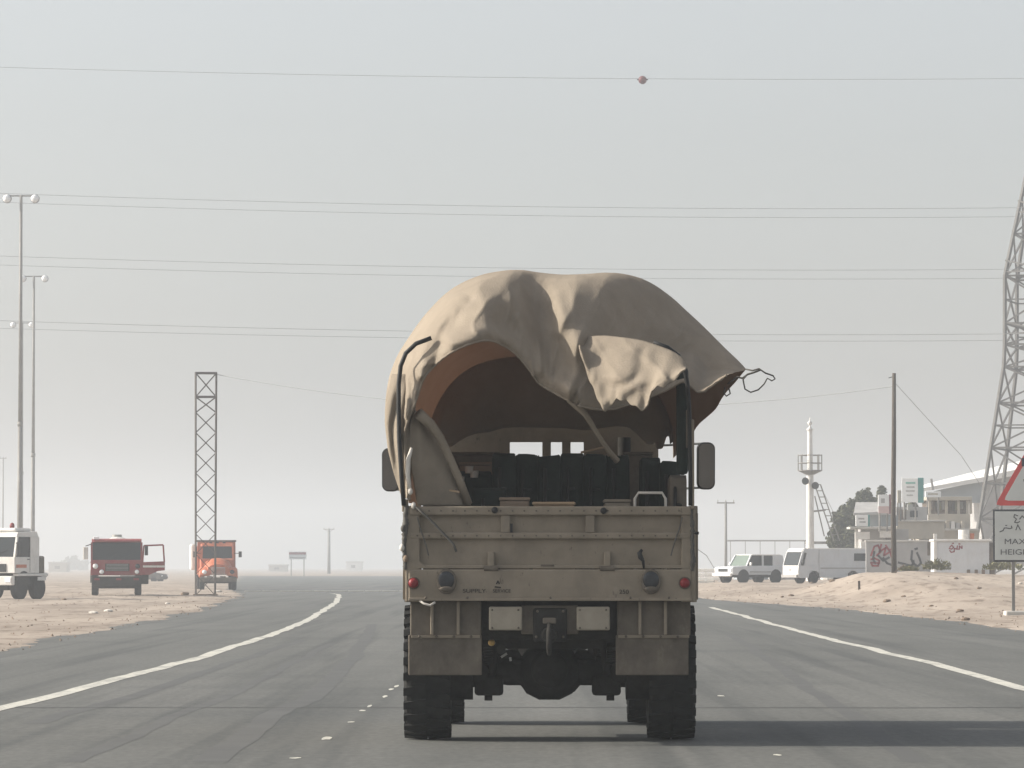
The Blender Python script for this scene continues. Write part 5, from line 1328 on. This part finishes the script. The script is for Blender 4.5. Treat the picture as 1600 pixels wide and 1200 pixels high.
# ropes blown off the tip
MB().tube([T(1166,577,.35),T(1176,579,.3),T(1186,576,.25),T(1196,583,.25),T(1208,587,.25),T(1211,592,.25),T(1206,595,.25),T(1199,591,.25),T(1194,600,.25),T(1185,609,.25),T(1173,613,.25),T(1164,608,.25),T(1161,593,.25),T(1167,586,.3)], .007, 6).build('loose_rope', M['rope'], cover, True)
MB().tube([T(1137,600,.3),T(1145,594,.3),T(1152,589,.3),T(1160,591,.3),T(1168,585,.3),T(1178,582,.3),T(1188,578,.25)], .009, 6).build('loose_rope', M['rope'], cover, True)
MB().tube([T(1133,605,.4),T(1131,614,.4),T(1135,619,.4),T(1141,615,.4),T(1139,607,.4)], .007, 6).build('loose_rope', M['rope'], cover, True)

# ------------------------------------------------------------------ load (things of their own)
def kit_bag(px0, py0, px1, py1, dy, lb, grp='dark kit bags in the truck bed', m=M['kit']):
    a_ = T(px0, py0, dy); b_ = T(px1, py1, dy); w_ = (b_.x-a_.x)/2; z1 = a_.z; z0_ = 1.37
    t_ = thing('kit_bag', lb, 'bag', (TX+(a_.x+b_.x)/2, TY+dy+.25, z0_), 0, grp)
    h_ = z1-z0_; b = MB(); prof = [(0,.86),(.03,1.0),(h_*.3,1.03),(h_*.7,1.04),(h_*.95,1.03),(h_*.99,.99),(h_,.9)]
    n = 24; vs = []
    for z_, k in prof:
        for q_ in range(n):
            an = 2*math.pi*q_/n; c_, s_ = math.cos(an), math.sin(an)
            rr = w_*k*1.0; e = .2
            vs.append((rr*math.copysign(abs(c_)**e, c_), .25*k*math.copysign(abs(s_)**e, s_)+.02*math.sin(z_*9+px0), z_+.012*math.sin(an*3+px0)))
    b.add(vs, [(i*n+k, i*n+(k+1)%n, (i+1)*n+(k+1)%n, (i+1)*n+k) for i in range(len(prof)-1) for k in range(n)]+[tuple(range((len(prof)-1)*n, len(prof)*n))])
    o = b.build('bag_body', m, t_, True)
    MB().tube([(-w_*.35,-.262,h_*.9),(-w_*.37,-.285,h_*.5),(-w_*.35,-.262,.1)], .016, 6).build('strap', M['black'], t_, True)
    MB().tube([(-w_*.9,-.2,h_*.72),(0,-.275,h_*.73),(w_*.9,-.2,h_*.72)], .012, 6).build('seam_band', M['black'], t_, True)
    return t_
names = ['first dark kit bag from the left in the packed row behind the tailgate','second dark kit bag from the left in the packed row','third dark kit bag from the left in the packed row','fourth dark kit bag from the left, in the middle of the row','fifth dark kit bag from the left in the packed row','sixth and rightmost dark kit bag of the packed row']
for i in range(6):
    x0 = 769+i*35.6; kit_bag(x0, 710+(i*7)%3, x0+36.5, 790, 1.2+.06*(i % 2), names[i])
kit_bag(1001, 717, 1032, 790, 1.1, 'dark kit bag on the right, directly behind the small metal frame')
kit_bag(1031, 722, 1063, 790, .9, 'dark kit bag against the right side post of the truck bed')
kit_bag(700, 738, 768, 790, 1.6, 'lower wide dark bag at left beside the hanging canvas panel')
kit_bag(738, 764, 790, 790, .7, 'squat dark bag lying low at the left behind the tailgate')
def cargo_box(name, m, px0, py0, px1, py1, dy, dep, lb, cat, rz=0, lid=True, zb=1.365):
    a_ = T(px0,py0,dy); b_ = T(px1,py1,dy); w_ = (b_.x-a_.x)/2
    t_ = thing(name, lb, cat, (TX+(a_.x+b_.x)/2, TY+dy, zb), R(rz))
    h_ = a_.z-zb
    box('box_body', m, t_, -w_, w_, 0, dep, 0, h_-.03, .012)
    if lid: box('box_lid', m, t_, -w_-.008, w_+.008, -.008, dep+.008, h_-.028, h_, .01)
    return t_
kit_bag(1046, 744, 1073, 790, .45, 'grey rolled bedding standing at the right end behind the tailgate', 'rolled bedding', M['dirtpaint'])
cargo_box('cardboard_box', M['card'], 781, 777, 827, 800, .35, .4, 'brown cardboard box peeping over the tailgate left of centre', 'box')
cargo_box('wooden_crate', M['wood'], 833, 784, 897, 800, .25, .4, 'pale wooden crate lying over the tailgate in the middle', 'crate', rz=-2)
cargo_box('canvas_bale', M['canvas_in'], 945, 780, 985, 800, .45, .5, 'low tan canvas bale on the right half of the bed', 'bale')
cargo_box('ration_box', M['card'], 718, 722, 790, 745, 2.9, .4, 'tan box stacked far forward on the left of the load', 'box')
cargo_box('equipment_case', M['dirtpaint'], 690, 706, 780, 745, 3.3, .3, 'dusty brown equipment case against the headboard at left', 'case')
cargo_box('equipment_case', M['dirtpaint'], 975, 706, 1020, 745, 3.2, .4, 'brown equipment case against the headboard at right', 'case')
ps = T(745,733,2.6); 
for x, y, lb in ((733,734,'small pale enamel mug among the load at left'),(741,741,'small pale tin beside the mug among the load'),(719,750,'small bluish white cup lowest in the load at left')):
    v = T(x,y,1.5); t_ = MB().cyl((0,0,-.03),(0,0,.03),.035,.04,12).build('tin_cup', M['rag'], smooth=True, auto=40); t_.location = (v.x+TX, TY+1.5, v.z); tag(t_, lb, 'cup', 'small pale items in the load')
# tubular chair frame
v0 = T(992,792,.30); v1 = T(1040,770,.30)
t_ = thing('folding_chair', 'pale tubular metal folding chair frame standing behind the tailgate at right', 'chair', (TX+(v0.x+v1.x)/2, TY+.30, 1.365))
w_ = (v1.x-v0.x)/2; h_ = v1.z-1.365
MB().tube([(-w_,0,0),(-w_,0,h_-.05),(-w_+.03,0,h_),(w_-.03,0,h_),(w_,0,h_-.05),(w_,0,0)], .012, 8).build('back_frame', M['rag'], t_, True)
MB().tube([(-w_+.02,.3,0),(-w_+.02,.02,h_*.55)], .010, 6).build('leg', M['steel'], t_, True); MB().tube([(w_-.02,.3,0),(w_-.02,.02,h_*.55)], .010, 6).build('leg', M['steel'], t_, True)
box('seat', M['kit'], t_, -w_+.02, w_-.02, .02, .3, h_*.45, h_*.5, .01)
# long pole lying on the bags
o = MB().cyl((0,0,0),(.21,.1,.05),.010,n=8).build('wooden_stick', M['wood'], smooth=True); v = T(908,707,1.1); o.location = (v.x+TX, TY+1.1, v.z); tag(o, 'thin wooden stick lying on top of the packed dark bags', 'stick')

# ------------------------------------------------------------------ haze
hm = bpy.data.materials.new('dusty_air'); hm.use_nodes = True
n = hm.node_tree.nodes; n.clear(); pv = n.new('ShaderNodeVolumePrincipled'); om = n.new('ShaderNodeOutputMaterial')
pv.inputs['Color'].default_value = (0.785, 0.825, 0.865, 1); pv.inputs['Density'].default_value = HAZE_DENSITY; pv.inputs['Anisotropy'].default_value = 0.42
hm.node_tree.links.new(pv.outputs[0], om.inputs['Volume'])
tag(MB().box(-960,960,-60,3400,-1.2,42.5).build('haze', hm), 'pale dusty air', kind='stuff')
